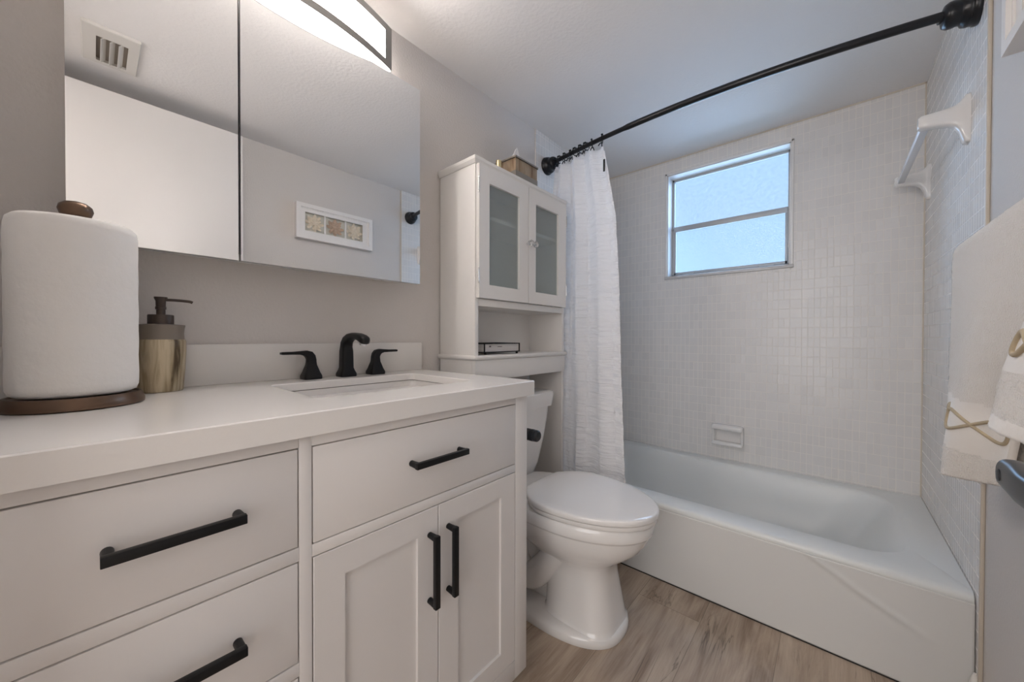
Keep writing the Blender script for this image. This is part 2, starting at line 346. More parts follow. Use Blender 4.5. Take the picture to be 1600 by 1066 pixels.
def bez(pts, n):
    """Catmull-Rom through pts"""
    pts = [Vector(p) for p in pts]; P = [2 * pts[0] - pts[1]] + pts + [2 * pts[-1] - pts[-2]]; out = []
    for i in range(1, len(P) - 2):
        for k in range(n):
            t = k / n; a, b2, c, d = P[i - 1], P[i], P[i + 1], P[i + 2]
            out.append(0.5 * ((2 * b2) + (-a + c) * t + (2 * a - 5 * b2 + 4 * c - d) * t * t + (-a + 3 * b2 - 3 * c + d) * t ** 3))
    out.append(pts[-1]); return out
def lerp(a, b2, t): return a + (b2 - a) * t
def pw(xs, t):
    """piecewise-linear lookup [(t, v), ...]"""
    if t <= xs[0][0]: return xs[0][1]
    for (a, va), (b2, vb) in zip(xs[:-1], xs[1:]):
        if t <= b2: return lerp(va, vb, (t - a) / (b2 - a))
    return xs[-1][1]
def rrect(x0, x1, y0, y1, z, r, n=8, e=None):
    """rounded rectangle ring, ccw, 4*n+4 points"""
    out = []
    for cx, cy, a0 in ((x1 - r, y1 - r, 0), (x0 + r, y1 - r, 90), (x0 + r, y0 + r, 180), (x1 - r, y0 + r, 270)):
        for k in range(n + 1):
            a = math.radians(a0 + 90 * k / n); out.append(Vector((cx + r * math.cos(a), cy + r * math.sin(a), z)))
    return out

# ------------------------------------------------------------------ room shell
ST = 'structure'
nbox('floor', (-0.1, -1.95, -0.06), (2.6, YW + 0.1, 0.0), M_WOOD, kind=ST)
bm = bmesh.new(); box(bm, (-0.1, Y0 - 0.1, H), (RW + 0.1, YW + 0.1, H + 0.08)); link('ceiling', bm, M_CEIL, kind=ST)
nbox('wall_left', (-0.1, Y0 - 0.1, 0), (0, YW + 0.1, H), M_WALL, kind=ST)
nbox('wall_right', (RW, Y0 - 0.1, 0), (RW + 0.1, YW + 0.1, H), M_WALL, kind=ST)
nbox('wall_left_tile', (0.0, 1.506, 0), (0.008, YW, H), M_TILE_Y, kind=ST)
nbox('wall_right_tile', (W, 1.492, 0.0), (RW, YW, H), M_TILE_Y, kind=ST)
bm = bmesh.new(); box(bm, (W - 0.0005, 1.484, 0.0), (RW, 1.4925, H), 0.003); link('trim_1', bm, M_GROUT, kind=ST)
# beige grout line in the inner corner of the tiled walls
bm = bmesh.new(); box(bm, (W - 0.004, YW - 0.004, 0.33), (W, YW, H)); box(bm, (0.008, YW - 0.004, H - 0.006), (W, YW, H)); link('trim_2', bm, M_GROUT, kind=ST)
# back wall with the window opening
WX0, WX1, WZ0, WZ1 = 0.424, 1.050, 1.418, 2.062
bm = bmesh.new()
box(bm, (-0.1, YW, 0), (WX0, YW + 0.100, H)); box(bm, (WX1, YW, 0), (RW + 0.1, YW + 0.100, H))
box(bm, (WX0, YW, 0), (WX1, YW + 0.100, WZ0)); box(bm, (WX0, YW, WZ1), (WX1, YW + 0.100, H))
link('wall_back', bm, M_TILE_X, kind=ST)
# near wall with the doorway the picture is taken from
DX0, DX1, DH = 0.66, 1.42, 2.10
bm = bmesh.new(); box(bm, (-0.1, Y0 - 0.1, 0), (DX0, Y0, H)); box(bm, (DX1, Y0 - 0.1, 0), (RW + 0.1, Y0, H)); box(bm, (DX0, Y0 - 0.1, DH), (DX1, Y0, H)); link('wall_front', bm, M_WALL, kind=ST)
bm = bmesh.new()
box(bm, (DX0 - 0.05, Y0, 0), (DX0 + 0.015, Y0 + 0.014, DH + 0.03), 0.003); box(bm, (DX1 - 0.015, Y0, 0), (DX1 + 0.05, Y0 + 0.014, DH + 0.03), 0.003); box(bm, (DX0 - 0.05, Y0, DH - 0.015), (DX1 + 0.05, Y0 + 0.014, DH + 0.04), 0.003)
link('trim_3', bm, M_TRIM, kind=ST)
# hallway behind the doorway
bm = bmesh.new()
box(bm, (-0.1, -1.95, 0), (2.6, -1.85, 2.4)); link('wall_hall', bm, M_WALL, kind=ST)
bm = bmesh.new(); box(bm, (-0.2, -1.95, 0), (-0.1, Y0 - 0.1, 2.4)); box(bm, (2.5, -1.95, 0), (2.6, Y0 - 0.1, 2.4)); box(bm, (RW + 0.1, Y0 - 0.1, 0), (2.6, Y0, 2.4)); box(bm, (-0.2, Y0 - 0.1, H), (RW + 0.1, Y0, 2.4)); link('wall_hall_sides', bm, M_WALL, kind=ST)
nbox('ceiling_hall', (-0.2, -1.95, 2.4), (2.6, Y0, 2.48), M_CEIL, kind=ST)
hl = thing('hall_fill_lamp', (1.15, -1.05, 2.4), 'added round fill lamp on the unseen hallway ceiling outside the bathroom door', 'light')  # unseen lamp, added to send fill light through the doorway
bm = bmesh.new(); lathe(bm, (1.15, -1.05, 2.4), [(0.19, 0), (0.19, -0.03), (0.175, -0.035)], 40); fixn(bm); link('light_base', bm, M_NICKEL, hl)
bm = bmesh.new(); lathe(bm, (1.15, -1.05, 2.365), [(0.172, 0), (0.165, -0.02), (0.13, -0.045), (0.07, -0.06), (0.0, -0.064)], 40); fixn(bm); link('light_diffuser', bm, M_HALL, hl)
# baseboards
nbox('baseboard_right', (RW - 0.012, 0.48, 0), (RW, 1.484, 0.085), M_TRIM, kind=ST, bev=0.003)
nbox('baseboard_left', (0, 0.757, 0), (0.012, 0.852, 0.085), M_TRIM, kind=ST, bev=0.003)
# caulk dab at the tub and tile corner
bm = bmesh.new(); lathe(bm, (1.520, 1.497, 0.0), [(0.010, 0.0), (0.012, 0.06), (0.009, 0.105), (0.003, 0.125)], 10); fixn(bm); link('trim_4', bm, M_CAULK, kind=ST)

# ------------------------------------------------------------------ window
win = bpy.data.objects.new('window_1', None); COL.objects.link(win); win.location = (0.737, YW + 0.08, WZ0); win['kind'] = ST
fy0, fy1 = YW + 0.080, YW + 0.100
bm = bmesh.new()      # white bullnose edge around the opening
t_ = 0.014
for lo, hi in (((WX0 - t_, YW - 0.006, WZ0 - t_), (WX0, YW + 0.004, WZ1 + t_)), ((WX1, YW - 0.006, WZ0 - t_), (WX1 + t_, YW + 0.004, WZ1 + t_)), ((WX0 - t_, YW - 0.006, WZ1), (WX1 + t_, YW + 0.004, WZ1 + t_))):
    box(bm, lo, hi, 0.003)
link('window_edge', bm, M_CER, win)
bm = bmesh.new()      # reveal lining
box(bm, (WX0 - 0.001, YW + 0.001, WZ0), (WX0 + 0.004, fy0 + 0.001, WZ1)); box(bm, (WX1 - 0.004, YW + 0.001, WZ0), (WX1 + 0.001, fy0 + 0.001, WZ1)); box(bm, (WX0, YW + 0.001, WZ1 - 0.004), (WX1, fy0 + 0.001, WZ1 + 0.001))
link('window_reveal', bm, M_TRIM, win)
nbox('window_sill', (WX0 - 0.016, YW - 0.010, WZ0 - 0.014), (WX1 + 0.016, fy0 + 0.002, WZ0 + 0.004), M_SILL, win, 0.003)
bm = bmesh.new(); w_ = 0.017; ZM = 1.742
for lo, hi in (((WX0, fy0, WZ0), (WX0 + w_, fy1, WZ1)), ((WX1 - w_, fy0, WZ0), (WX1, fy1, WZ1)), ((WX0, fy0, WZ1 - 0.018), (WX1, fy1, WZ1)), ((WX0, fy0, WZ0), (WX1, fy1, WZ0 + 0.024))):
    box(bm, lo, hi, 0.0015)
box(bm, (WX0 + w_, fy0 + 0.006, ZM - 0.018), (WX1 - w_, fy1, ZM + 0.012), 0.0015)
link('window_frame', bm, M_ALU, win)
bm = bmesh.new()      # lower sash
for lo, hi in (((WX0 + w_, fy0 - 0.004, WZ0 + 0.022), (WX0 + w_ + 0.011, fy0 + 0.009, ZM - 0.004)), ((WX1 - w_ - 0.011, fy0 - 0.004, WZ0 + 0.022), (WX1 - w_, fy0 + 0.009, ZM - 0.004)),
               ((WX0 + w_, fy0 - 0.004, WZ0 + 0.022), (WX1 - w_, fy0 + 0.009, WZ0 + 0.038)), ((WX0 + w_, fy0 - 0.006, ZM - 0.024), (WX1 - w_, fy0 + 0.009, ZM + 0.006))):
    box(bm, lo, hi, 0.0015)
sash = link('window_sash', bm, M_ALU, win)
for a in (WX0 + 0.075, WX1 - 0.14):
    bm = bmesh.new(); box(bm, (a, fy0 - 0.012, WZ0 + 0.018), (a + 0.065, fy0 - 0.003, WZ0 + 0.028), 0.002); link('sash_lift', bm, M_ALU, sash)
for a in (WX0 + 0.004, WX1 - 0.014):
    bm = bmesh.new(); box(bm, (a, fy0 - 0.010, ZM - 0.012), (a + 0.010, fy0 + 0.002, ZM + 0.012), 0.002); link('sash_latch', bm, M_ALU, sash)
bm = bmesh.new(); box(bm, (WX0 + w_ - 0.003, fy1 - 0.006, ZM + 0.008), (WX1 - w_ + 0.003, fy1 - 0.003, WZ1 - 0.015)); link('window_pane', bm, M_PANE_U, win, smooth=0)
bm = bmesh.new(); box(bm, (WX0 + w_ + 0.007, fy0 + 0.004, WZ0 + 0.035), (WX1 - w_ - 0.007, fy0 + 0.007, ZM - 0.020)); link('window_pane', bm, M_PANE_L, win, smooth=0)

# ------------------------------------------------------------------ door leaf, open against the right wall
door = bpy.data.objects.new('door_1', None); COL.objects.link(door); door.location = (1.378, -0.235, 0); door['kind'] = ST
DXF = 1.360
nbox('door_leaf', (DXF, -0.235, 0.012), (DXF + 0.035, 0.447, 2.086), M_DOOR, door, 0.0015)
bm = bmesh.new(); HY, HZ = 0.374, 0.930
lathe(bm, (DXF, HY, HZ), [(0.031, 0), (0.031, -0.006), (0.027, -0.009), (0.012, -0.010), (0.0115, -0.036)], 32, 'x'); fixn(bm)
rose = link('door_handle', bm, M_BLKG, door)
bm = bmesh.new()
# hub end and lever blade sweeping back toward the hinge
rings = []
for yy, hz, hx, dx in ((HY + 0.0135, 0.009, 0.007, -0.034), (HY + 0.0125, 0.0112, 0.0085, -0.034), (HY - 0.004, 0.0118, 0.009, -0.034), (HY - 0.03, 0.0108, 0.0065, -0.038), (HY - 0.07, 0.0100, 0.005, -0.038), (HY - 0.105, 0.0095, 0.0045, -0.036), (HY - 0.112, 0.006, 0.003, -0.035)):
    rings.append(sring((DXF + dx, yy, HZ), (0, 0, hz), (hx, 0, 0), 24, 3.0))
loft(bm, rings); fixn(bm); link('lever', bm, M_BLKG, rose)
bm = bmesh.new(); lathe(bm, (DXF - 0.0425, HY + 0.004, HZ), [(0.0045, 0.002), (0.0045, -0.0006), (0.003, -0.001)], 16, 'x'); fixn(bm); link('lock_pin', bm, M_TP, rose)

# ------------------------------------------------------------------ vanity cabinet
XF, VY0, VY1, VZ0, VZ1 = 0.557, -0.190, 0.752, 0.072, 0.869
van = thing('vanity_cabinet', (0.28, 0.28, 0.0), 'white shaker vanity cabinet with black bar pulls under the quartz top', 'cabinet')
DZ = [(0.685, 0.847), (0.492, 0.658), (0.300, 0.465), (0.127, 0.273)]
LY = (-0.152, 0.147); RY = (0.171, 0.700)
bm = bmesh.new()
box(bm, (0.012, VY0, VZ0), (XF - 0.022, VY1, VZ1 - 0.001))                # carcass behind the face frame
link('carcass', bm, M_VAN, van)
bm = bmesh.new()
def fr(y0, y1, z0, z1): box(bm, (XF - 0.0215, y0, z0), (XF, y1, z1), 0.0012)
fr(VY0, LY[0] - 0.002, VZ0, VZ1 - 0.001); fr(LY[1] + 0.002, RY[0] - 0.002, VZ0, VZ1 - 0.001); fr(RY[1] + 0.002, VY1, VZ0, VZ1 - 0.001)
fr(LY[0] - 0.002, LY[1] + 0.002, 0.849, VZ1 - 0.001); fr(RY[0] - 0.002, RY[1] + 0.002, 0.848, VZ1 - 0.001)
for (a, _), (_, b_) in zip(DZ[:-1], DZ[1:]): fr(LY[0] - 0.002, LY[1] + 0.002, b_ + 0.002, a - 0.002)
fr(LY[0] - 0.002, LY[1] + 0.002, VZ0, DZ[-1][0] - 0.002); fr(RY[0] - 0.002, RY[1] + 0.002, 0.658, 0.679); fr(RY[0] - 0.002, RY[1] + 0.002, VZ0, 0.125)
link('face_frame', bm, M_VAN, van)
for y_ in (VY0 + 0.03, VY1 - 0.03):
    for x_ in (0.06, XF - 0.075):
        bm = bmesh.new(); box(bm, (x_ - 0.025, y_ - 0.025, 0), (x_ + 0.025, y_ + 0.025, VZ0), 0.002); link('leg', bm, M_VAN, van)
def pull_h(parent, yc, z, L=0.142):
    bm = bmesh.new(); x1 = XF + 0.031
    box(bm, (x1 - 0.010, yc - L / 2, z - 0.0065), (x1, yc + L / 2, z + 0.0065), 0.0010)
    for s in (-1, 1):
        ye = yc + s * (L / 2 - 0.006); rings = [sring((XF - 0.0005, ye, z), (0, 0.0062, 0), (0, 0, 0.0065), 20), sring((XF + 0.006, ye, z), (0, 0.0060, 0), (0, 0, 0.0062), 20, 2.5), sring((x1 - 0.008, ye, z), (0, 0.006, 0), (0, 0, 0.0062), 20, 5)]
        loft(bm, rings)
    fixn(bm); return link('pull_handle', bm, M_BLK, parent)
def pull_v(parent, yc, z0, z1):
    bm = bmesh.new(); x1 = XF + 0.031
    box(bm, (x1 - 0.010, yc - 0.0065, z0), (x1, yc + 0.0065, z1), 0.0010)
    for ze in (z0 + 0.006, z1 - 0.006):
        rings = [sring((XF - 0.0005, yc, ze), (0, 0.0065, 0), (0, 0, 0.0062), 20), sring((XF + 0.006, yc, ze), (0, 0.0062, 0), (0, 0, 0.0060), 20, 2.5), sring((x1 - 0.008, yc, ze), (0, 0.0062, 0), (0, 0, 0.006), 20, 5)]
        loft(bm, rings)
    fixn(bm); return link('pull_handle', bm, M_BLK, parent)
for i, (z0, z1) in enumerate(DZ):
    bm = bmesh.new(); box(bm, (XF - 0.020, LY[0], z0), (XF, LY[1], z1), 0.0012); dr = link('drawer', bm, M_VAN, van)
    pull_h(dr, 0.0, {0: 0.770, 1: 0.577}.get(i, (z0 + z1) / 2))
bm = bmesh.new(); box(bm, (XF - 0.020, RY[0], 0.681), (XF, RY[1], 0.846), 0.0012); dr = link('drawer', bm, M_VAN, van); pull_h(dr, 0.430, 0.768)
def shaker(parent, name, xf, y0, y1, z0, z1, st, rec, mat, hole=False, th=0.02, stz=None):
    """frame-and-panel door facing +x"""
    stz = stz or st
    bm = bmesh.new()
    o = [(y0, z0), (y1, z0), (y1, z1), (y0, z1)]; i_ = [(y0 + st, z0 + stz), (y1 - st, z0 + stz), (y1 - st, z1 - stz), (y0 + st, z1 - stz)]
    bb = 0.0012; o1 = [(y0 + bb, z0 + bb), (y1 - bb, z0 + bb), (y1 - bb, z1 - bb), (y0 + bb, z1 - bb)]
    rings = [[(xf - th, *p) for p in o], [(xf - bb, *p) for p in o], [(xf, *p) for p in o1], [(xf, *p) for p in i_], [(xf - rec, *p) for p in i_]]
    if hole: rings += [[(xf - th, *p) for p in i_]]
    loft(bm, rings, not hole, not hole)
    if hole:
        bm.verts.ensure_lookup_table(); n_ = len(bm.verts)
        for k in range(4): bm.faces.new((bm.verts[k], bm.verts[(k + 1) % 4], bm.verts[n_ - 4 + (k + 1) % 4], bm.verts[n_ - 4 + k]))
    fixn(bm); return link(name, bm, mat, parent, smooth=25)
d1 = shaker(van, 'door', XF, 0.171, 0.4347, 0.127, 0.656, 0.054, 0.007, M_VAN, stz=0.053); pull_v(d1, 0.411, 0.447, 0.604)
d2 = shaker(van, 'door', XF, 0.4363, 0.700, 0.127, 0.656, 0.057, 0.007, M_VAN, stz=0.052); pull_v(d2, 0.463, 0.447, 0.604)

# ------------------------------------------------------------------ countertop with backsplash and undermount sink
ct = thing('countertop', (0.28, 0.28, VZ1), 'white quartz countertop with backsplash and rectangular undermount sink', 'countertop')
CX, CY0, CY1, CZ = 0.573, -0.215, 0.768, 0.909
SX0, SX1, SY0, SY1 = 0.130, 0.437, 0.225, 0.650
bm = bmesh.new(); N_ = 5
def outer(z, ins=0.0): return rrect(0.001 + ins * 0, CX - ins, CY0 + ins, CY1 - ins, z, 0.003, N_)
CB = 0.888
rings = [rrect(SX0, SX1, SY0, SY1, CB, 0.018, N_), outer(VZ1), outer(CZ - 0.002), outer(CZ, 0.002), rrect(SX0 - 0.002, SX1 + 0.002, SY0 - 0.002, SY1 + 0.002, CZ, 0.019, N_), rrect(SX0, SX1, SY0, SY1, CZ - 0.002, 0.018, N_), rrect(SX0, SX1, SY0, SY1, CB, 0.018, N_)]
loft(bm, rings, False, False); bmesh.ops.remove_doubles(bm, verts=bm.verts, dist=1e-5); fixn(bm); link('quartz_top', bm, M_COUNTER, ct, smooth=30)
nbox('backsplash', (0.001, CY0, CZ), (0.020, 0.7665, 1.014), M_COUNTER, ct, 0.0015)
bm = bmesh.new()
e_ = 0.005
rings = [rrect(SX0 - 0.02, SX1 + 0.02, SY0 - 0.02, SY1 + 0.02, CB - 0.0025, 0.03, 8), rrect(SX0 - e_, SX1 + e_, SY0 - e_, SY1 + e_, CB - 0.0025, 0.022, 8), rrect(SX0 - e_, SX1 + e_, SY0 - e_, SY1 + e_, CB - 0.012, 0.024, 8), rrect(SX0 + 0.004, SX1 - 0.004, SY0 + 0.004, SY1 - 0.004, 0.80, 0.03, 8), rrect(SX0 + 0.02, SX1 - 0.02, SY0 + 0.02, SY1 - 0.02, 0.762, 0.05, 8), rrect(SX0 + 0.06, SX1 - 0.06, SY0 + 0.07, SY1 - 0.07, 0.750, 0.05, 8), rrect(0.27, 0.30, 0.425, 0.455, 0.746, 0.0149, 8)]
loft(bm, rings, False, True); fixn(bm)
bmesh.ops.reverse_faces(bm, faces=bm.faces)
sk = link('sink_basin', bm, M_CER, ct, smooth=50)
bm = bmesh.new(); lathe(bm, (0.285, 0.44, 0.7465), [(0.021, 0), (0.021, 0.003), (0.017, 0.0045), (0.0, 0.005)], 24); fixn(bm); link('drain', bm, M_BLK, sk)

# ------------------------------------------------------------------ widespread faucet
def faucet_base(bm, cx, cy, top_h, top_w):
    prof = [(0.0250, 0.0), (0.0255, 0.006), (0.0250, 0.010), (0.0205, 0.020), (0.0180, 0.028), (top_w + 0.0008, 0.042), (top_w, top_h)]
    return [sring((cx, cy, CZ + h), (w, 0, 0), (0, w, 0), 32, 6) for w, h in prof]
fa = thing('faucet', (0.055, 0.455, CZ), 'matte black widespread bathroom faucet with two lever handles behind the sink', 'faucet')
bm = bmesh.new(); FX, FY = 0.058, 0.455
rings = faucet_base(bm, FX, FY, 0.080, 0.0170)
sec = [((FX, 0.093), 0.0168, 0.0168, 0), ((FX + 0.003, 0.105), 0.017, 0.0162, 15), ((FX + 0.012, 0.116), 0.016, 0.0148, 38), ((FX + 0.030, 0.1245), 0.0125, 0.0142, 62), ((FX + 0.055, 0.1285), 0.0098, 0.014, 80), ((FX + 0.085, 0.1265), 0.0100, 0.0148, 95), ((FX + 0.108, 0.1205), 0.0115, 0.0152, 104), ((FX + 0.122, 0.1150), 0.0115, 0.0148, 110), ((FX + 0.1295, 0.1115), 0.009, 0.0115, 112), ((FX + 0.132, 0.110), 0.004, 0.005, 112)]
for (x_, h), a, b_, ang in sec:
    t = math.radians(ang)   # tangent angle from +z toward +x
    rings.append(sring((x_, FY, CZ + h), (a * math.cos(t), 0, -a * math.sin(t)), (0, b_, 0), 32, 3.2))
loft(bm, rings); fixn(bm); sp = link('spout', bm, M_BLK, fa, smooth=45)
bm = bmesh.new(); cyl(bm, (FX + 0.112, FY, CZ + 0.112), (FX + 0.109, FY, CZ + 0.1015), 0.0105, 20); link('aerator', bm, M_CHROME, sp)
for s, cy in ((-1, 0.352), (1, 0.556)):
    bm = bmesh.new(); rings = faucet_base(bm, FX - 0.004, cy, 0.050, 0.0125)
    for dy, h, a, b_, ang in ((0, 0.058, 0.0125, 0.0125, 0), (0.002, 0.066, 0.0125, 0.0125, 20), (0.007, 0.073, 0.0118, 0.0120, 42), (0.016, 0.0770, 0.0085, 0.0112, 65), (0.028, 0.0780, 0.0055, 0.0100, 82), (0.050, 0.0775, 0.0042, 0.0090, 90), (0.076, 0.0775, 0.0040, 0.0085, 90), (0.080, 0.0775, 0.0030, 0.0075, 90)):
        t = math.radians(ang)
        rings.append(sring((FX - 0.004, cy + s * dy, CZ + h), (b_, 0, 0), (0, a * math.cos(t) , -s * a * math.sin(t)), 32, 4.5))
    loft(bm, rings); fixn(bm); link('handle', bm, M_BLK, fa, smooth=45)

# ------------------------------------------------------------------ soap dispenser
DXc, DYc = 0.070, 0.027
sd = thing('soap_dispenser', (DXc, DYc, CZ), 'gold bark soap dispenser with bronze pump beside the paper towel roll', 'soap dispenser')
bm = bmesh.new()
# gently six-sided bark body
def bring(r, h, am=0.035):
    out = []
    for i in range(48):
        t = 2 * math.pi * i / 48; rr = r * (1 - am * (0.5 + 0.5 * math.cos(6 * t + 0.4))); out.append(Vector((DXc + rr * math.cos(t), DYc + rr * math.sin(t), CZ + h)))
    return out
loft(bm, [bring(0.037, 0.0005), bring(0.0385, 0.004), bring(0.0395, 0.02), bring(0.0415, 0.05), bring(0.0432, 0.09), bring(0.0435, 0.112), bring(0.0415, 0.118, 0.01)]); fixn(bm); link('bottle', bm, M_BARK, sd, smooth=50)
bm = bmesh.new(); lathe(bm, (DXc, DYc, CZ), [(0.0410, 0.116), (0.0400, 0.122), (0.0395, 0.132), (0.0405, 0.143), (0.0415, 0.148), (0.0415, 0.151), (0.024, 0.153)], 40); fixn(bm); link('collar', bm, M_COLLAR, sd)
bm = bmesh.new(); lathe(bm, (DXc, DYc, CZ), [(0.0225, 0.152), (0.0225, 0.1725), (0.0215, 0.174), (0.008, 0.174), (0.008, 0.186), (0.0095, 0.1865), (0.0095, 0.192), (0.0085, 0.193), (0.0088, 0.205), (0.0115, 0.2115), (0.0115, 0.2145), (0.0, 0.215)], 28); fixn(bm)
tube(bm, bez([(DXc, DYc + 0.004, CZ + 0.2085), (DXc + 0.004, DYc + 0.025, CZ + 0.2085), (DXc + 0.008, DYc + 0.047, CZ + 0.207), (DXc + 0.009, DYc + 0.054, CZ + 0.2045)], 4), 0.0032, 10)
link('pump', bm, M_PUMP, sd)

# ------------------------------------------------------------------ paper towel holder and roll
PX, PY = 0.2015, -0.0940
ph = thing('paper_towel_holder', (PX, PY, CZ), 'bronze countertop paper towel holder with round base and ball finial', 'paper towel holder')
bm = bmesh.new(); lathe(bm, (PX, PY, CZ), [(0.0825, 0.0), (0.0860, 0.002), (0.0865, 0.007), (0.0835, 0.017), (0.0812, 0.0215), (0.078, 0.022), (0.076, 0.019), (0.01, 0.019)], 72); fixn(bm); link('base', bm, M_BRONZE, ph)
bm = bmesh.new(); lathe(bm, (PX, PY, CZ), [(0.006, 0.018), (0.006, 0.332), (0.010, 0.337)], 16); fixn(bm); link('rod', bm, M_BRONZE, ph)
bm = bmesh.new(); lathe(bm, (PX, PY, CZ + 0.3495), [(0.0001, -0.015), (0.012, -0.014), (0.019, -0.009), (0.0218, 0.0), (0.0202, 0.0075), (0.014, 0.0130), (0.006, 0.0153), (0.0001, 0.016)], 32); fixn(bm); link('finial', bm, M_BRONZE, ph, smooth=60)
bm = bmesh.new(); z0, z1 = CZ + 0.0225, CZ + 0.327
prof = [(0.019, z0), (0.067, z0), (0.0745, z0 + 0.004), (0.0775, z0 + 0.012)]
prof += [(0.0779 + 0.0003 * math.sin(k * 1.7), lerp(z0 + 0.02, z1 - 0.035, k / 16)) for k in range(17)]
prof += [(0.0775, z1 - 0.016), (0.0758, z1 - 0.007), (0.0705, z1 - 0.0015), (0.063, z1), (0.019, z1 - 0.001), (0.019, z0)]
lathe(bm, (PX, PY, 0), prof, 96, cap=False); bmesh.ops.remove_doubles(bm, verts=bm.verts, dist=1e-6); fixn(bm)
for v in bm.verts:
    a = math.atan2(v.co.y - PY, v.co.x - PX); r = math.hypot(v.co.x - PX, v.co.y - PY)
    if r > 0.06:
        k = 1 + 0.004 * noise.noise(Vector((math.cos(a) * 2, math.sin(a) * 2, v.co.z * 14))); v.co.x = PX + (v.co.x - PX) * k; v.co.y = PY + (v.co.y - PY) * k
pr = link('paper_towel_roll', bm, M_PAPER, origin=(PX, PY, z0), smooth=50)
tag(pr, 'thick roll of white quilted paper towels standing on the bronze holder', 'paper towels')

# ------------------------------------------------------------------ mirrored medicine cabinet
MX = 0.1224
mc = thing('medicine_cabinet', (0.0, 0.29, 1.2215), 'frameless mirrored medicine cabinet mounted on the wall above the counter', 'mirror cabinet')
nbox('cabinet_body', (0.0005, -0.092, 1.236), (0.1020, 0.672, 1.898), M_CAB, mc, 0.001)
for y0, y1 in ((-0.1075, 0.1615), (0.1665, 0.687)):
    bm = bmesh.new(); box(bm, (0.1030, y0, 1.2215), (MX - 0.005, y1, 1.902), 0.0008); dd = link('mirror_door', bm, M_ALU, mc)
    bm = bmesh.new(); box(bm, (MX - 0.0048, y0, 1.2215), (MX, y1, 1.902)); link('mirror_glass', bm, M_MIRROR, dd, smooth=0)
bm = bmesh.new(); box(bm, (0.100, 0.1605, 1.240), (0.1025, 0.1675, 1.895)); link('door_gap_shade', bm, M_DARK, mc)  # dark strip painting the shade in the open gap between the mirror doors
bm = bmesh.new(); box(bm, (0.080, 0.55, 1.229), (0.100, 0.556, 1.237)); box(bm, (0.080, 0.575, 1.231), (0.100, 0.578, 1.237)); link('bottom_clip', bm, M_NICKEL, mc)

# ------------------------------------------------------------------ vanity light
LYa, LYb, LZa, LZb = 0.004, 0.578, 1.912, 2.048
vl = thing('vanity_light', (0.0, 0.29, 1.98), 'bowed bar vanity light glowing white above the mirrored cabinet', 'light')
def lx(y, d=0.0):
    t = (y - (LYa + LYb) / 2) / ((LYb - LYa) / 2); return 0.120 + 0.050 * (1 - t * t) - d
nbox('back_plate', (0.0005, LYa + 0.05, LZa + 0.02), (0.030, LYb - 0.05, LZb - 0.02), M_NICKEL, vl, 0.002)
bm = bmesh.new(); rings = []; NN = 28
for i in range(NN + 1):
    y = lerp(LYa + 0.006, LYb - 0.006, i / NN)
    rings.append([Vector(p) for p in ((0.029, y, LZa + 0.003), (lx(y, 0.006), y, LZa + 0.003), (lx(y, 0.003), y, LZa + 0.006), (lx(y, 0.003), y, LZb - 0.006), (lx(y, 0.006), y, LZb - 0.003), (0.029, y, LZb - 0.003))])
loft(bm, rings); fixn(bm); link('diffuser', bm, M_LIT, vl)
bm = bmesh.new()
for z0, z1 in ((LZa, LZa + 0.022), (LZb - 0.022, LZb)):
    rings = []
    for i in range(NN + 1):
        y = lerp(LYa, LYb, i / NN); x = lx(y)
        rings.append([Vector((x - 0.0025, y, z0)), Vector((x, y, z0)), Vector((x, y, z1)), Vector((x - 0.0025, y, z1))])
    loft(bm, rings)
for ya, yb in ((LYa, LYa + 0.027), (LYb - 0.027, LYb)):
    rings = []
    for i in range(4):
        y = lerp(ya, yb, i / 3); x = lx(y) + 0.0004
        rings.append([Vector((x - 0.003, y, LZa)), Vector((x, y, LZa)), Vector((x, y, LZb)), Vector((x - 0.003, y, LZb))])
    loft(bm, rings)
rings = []  # unseen top cover, added to keep lamp light off the ceiling
for i in range(NN + 1):
    y = lerp(LYa, LYb, i / NN); rings.append([Vector(p) for p in ((0.03, y, LZb - 0.0025), (lx(y, 0.003), y, LZb - 0.0025), (lx(y, 0.003), y, LZb), (0.03, y, LZb))])
loft(bm, rings)
fixn(bm); link('bowed_frame', bm, M_NICKEL, vl)
for ye in (LYa, LYb):
    nbox('end_cap', (0.030, ye - 0.001, LZa), (0.118, ye + 0.001, LZb), M_NICKEL, vl)

# ------------------------------------------------------------------ over-the-toilet cabinet
KX, KY0, KY1 = 0.220, 0.864, 1.466
kc = thing('storage_cabinet', (0.11, 1.165, 0.0), 'tall white storage cabinet with frosted glass doors standing over the toilet', 'cabinet')
bm = bmesh.new(); box(bm, (0.012, KY0, 0), (KX - 0.004, KY0 + 0.018, 1.684), 0.001); link('side_panel', bm, M_CAB, kc)
bm = bmesh.new(); box(bm, (0.012, KY1 - 0.018, 0), (KX - 0.004, KY1, 1.684), 0.001); link('side_panel', bm, M_CAB, kc)
bm = bmesh.new()
rings = [rrect(0.006, KX + d, KY0 - 0.003 - e, KY1 + 0.003 + e, z, 0.002, 2) for d, e, z in ((0.000, 0.0, 1.683), (0.002, 0.002, 1.685), (0.003, 0.004, 1.692), (0.006, 0.007, 1.696), (0.007, 0.008, 1.707), (0.005, 0.006, 1.709))]
loft(bm, rings); fixn(bm); link('crown_top', bm, M_CAB, kc, smooth=30)
nbox('back_panel', (0.006, KY0 + 0.002, 0.95), (0.013, KY1 - 0.002, 1.684), M_CAB, kc)
for z0, z1, nm in ((1.152, 1.168, 'shelf'), (1.500, 1.516, 'shelf')):
    nbox(nm, (0.013, KY0 + 0.0185, z0), (KX - 0.006 if z0 < 1.3 else 0.195, KY1 - 0.0185, z1), M_CAB, kc, 0.001)
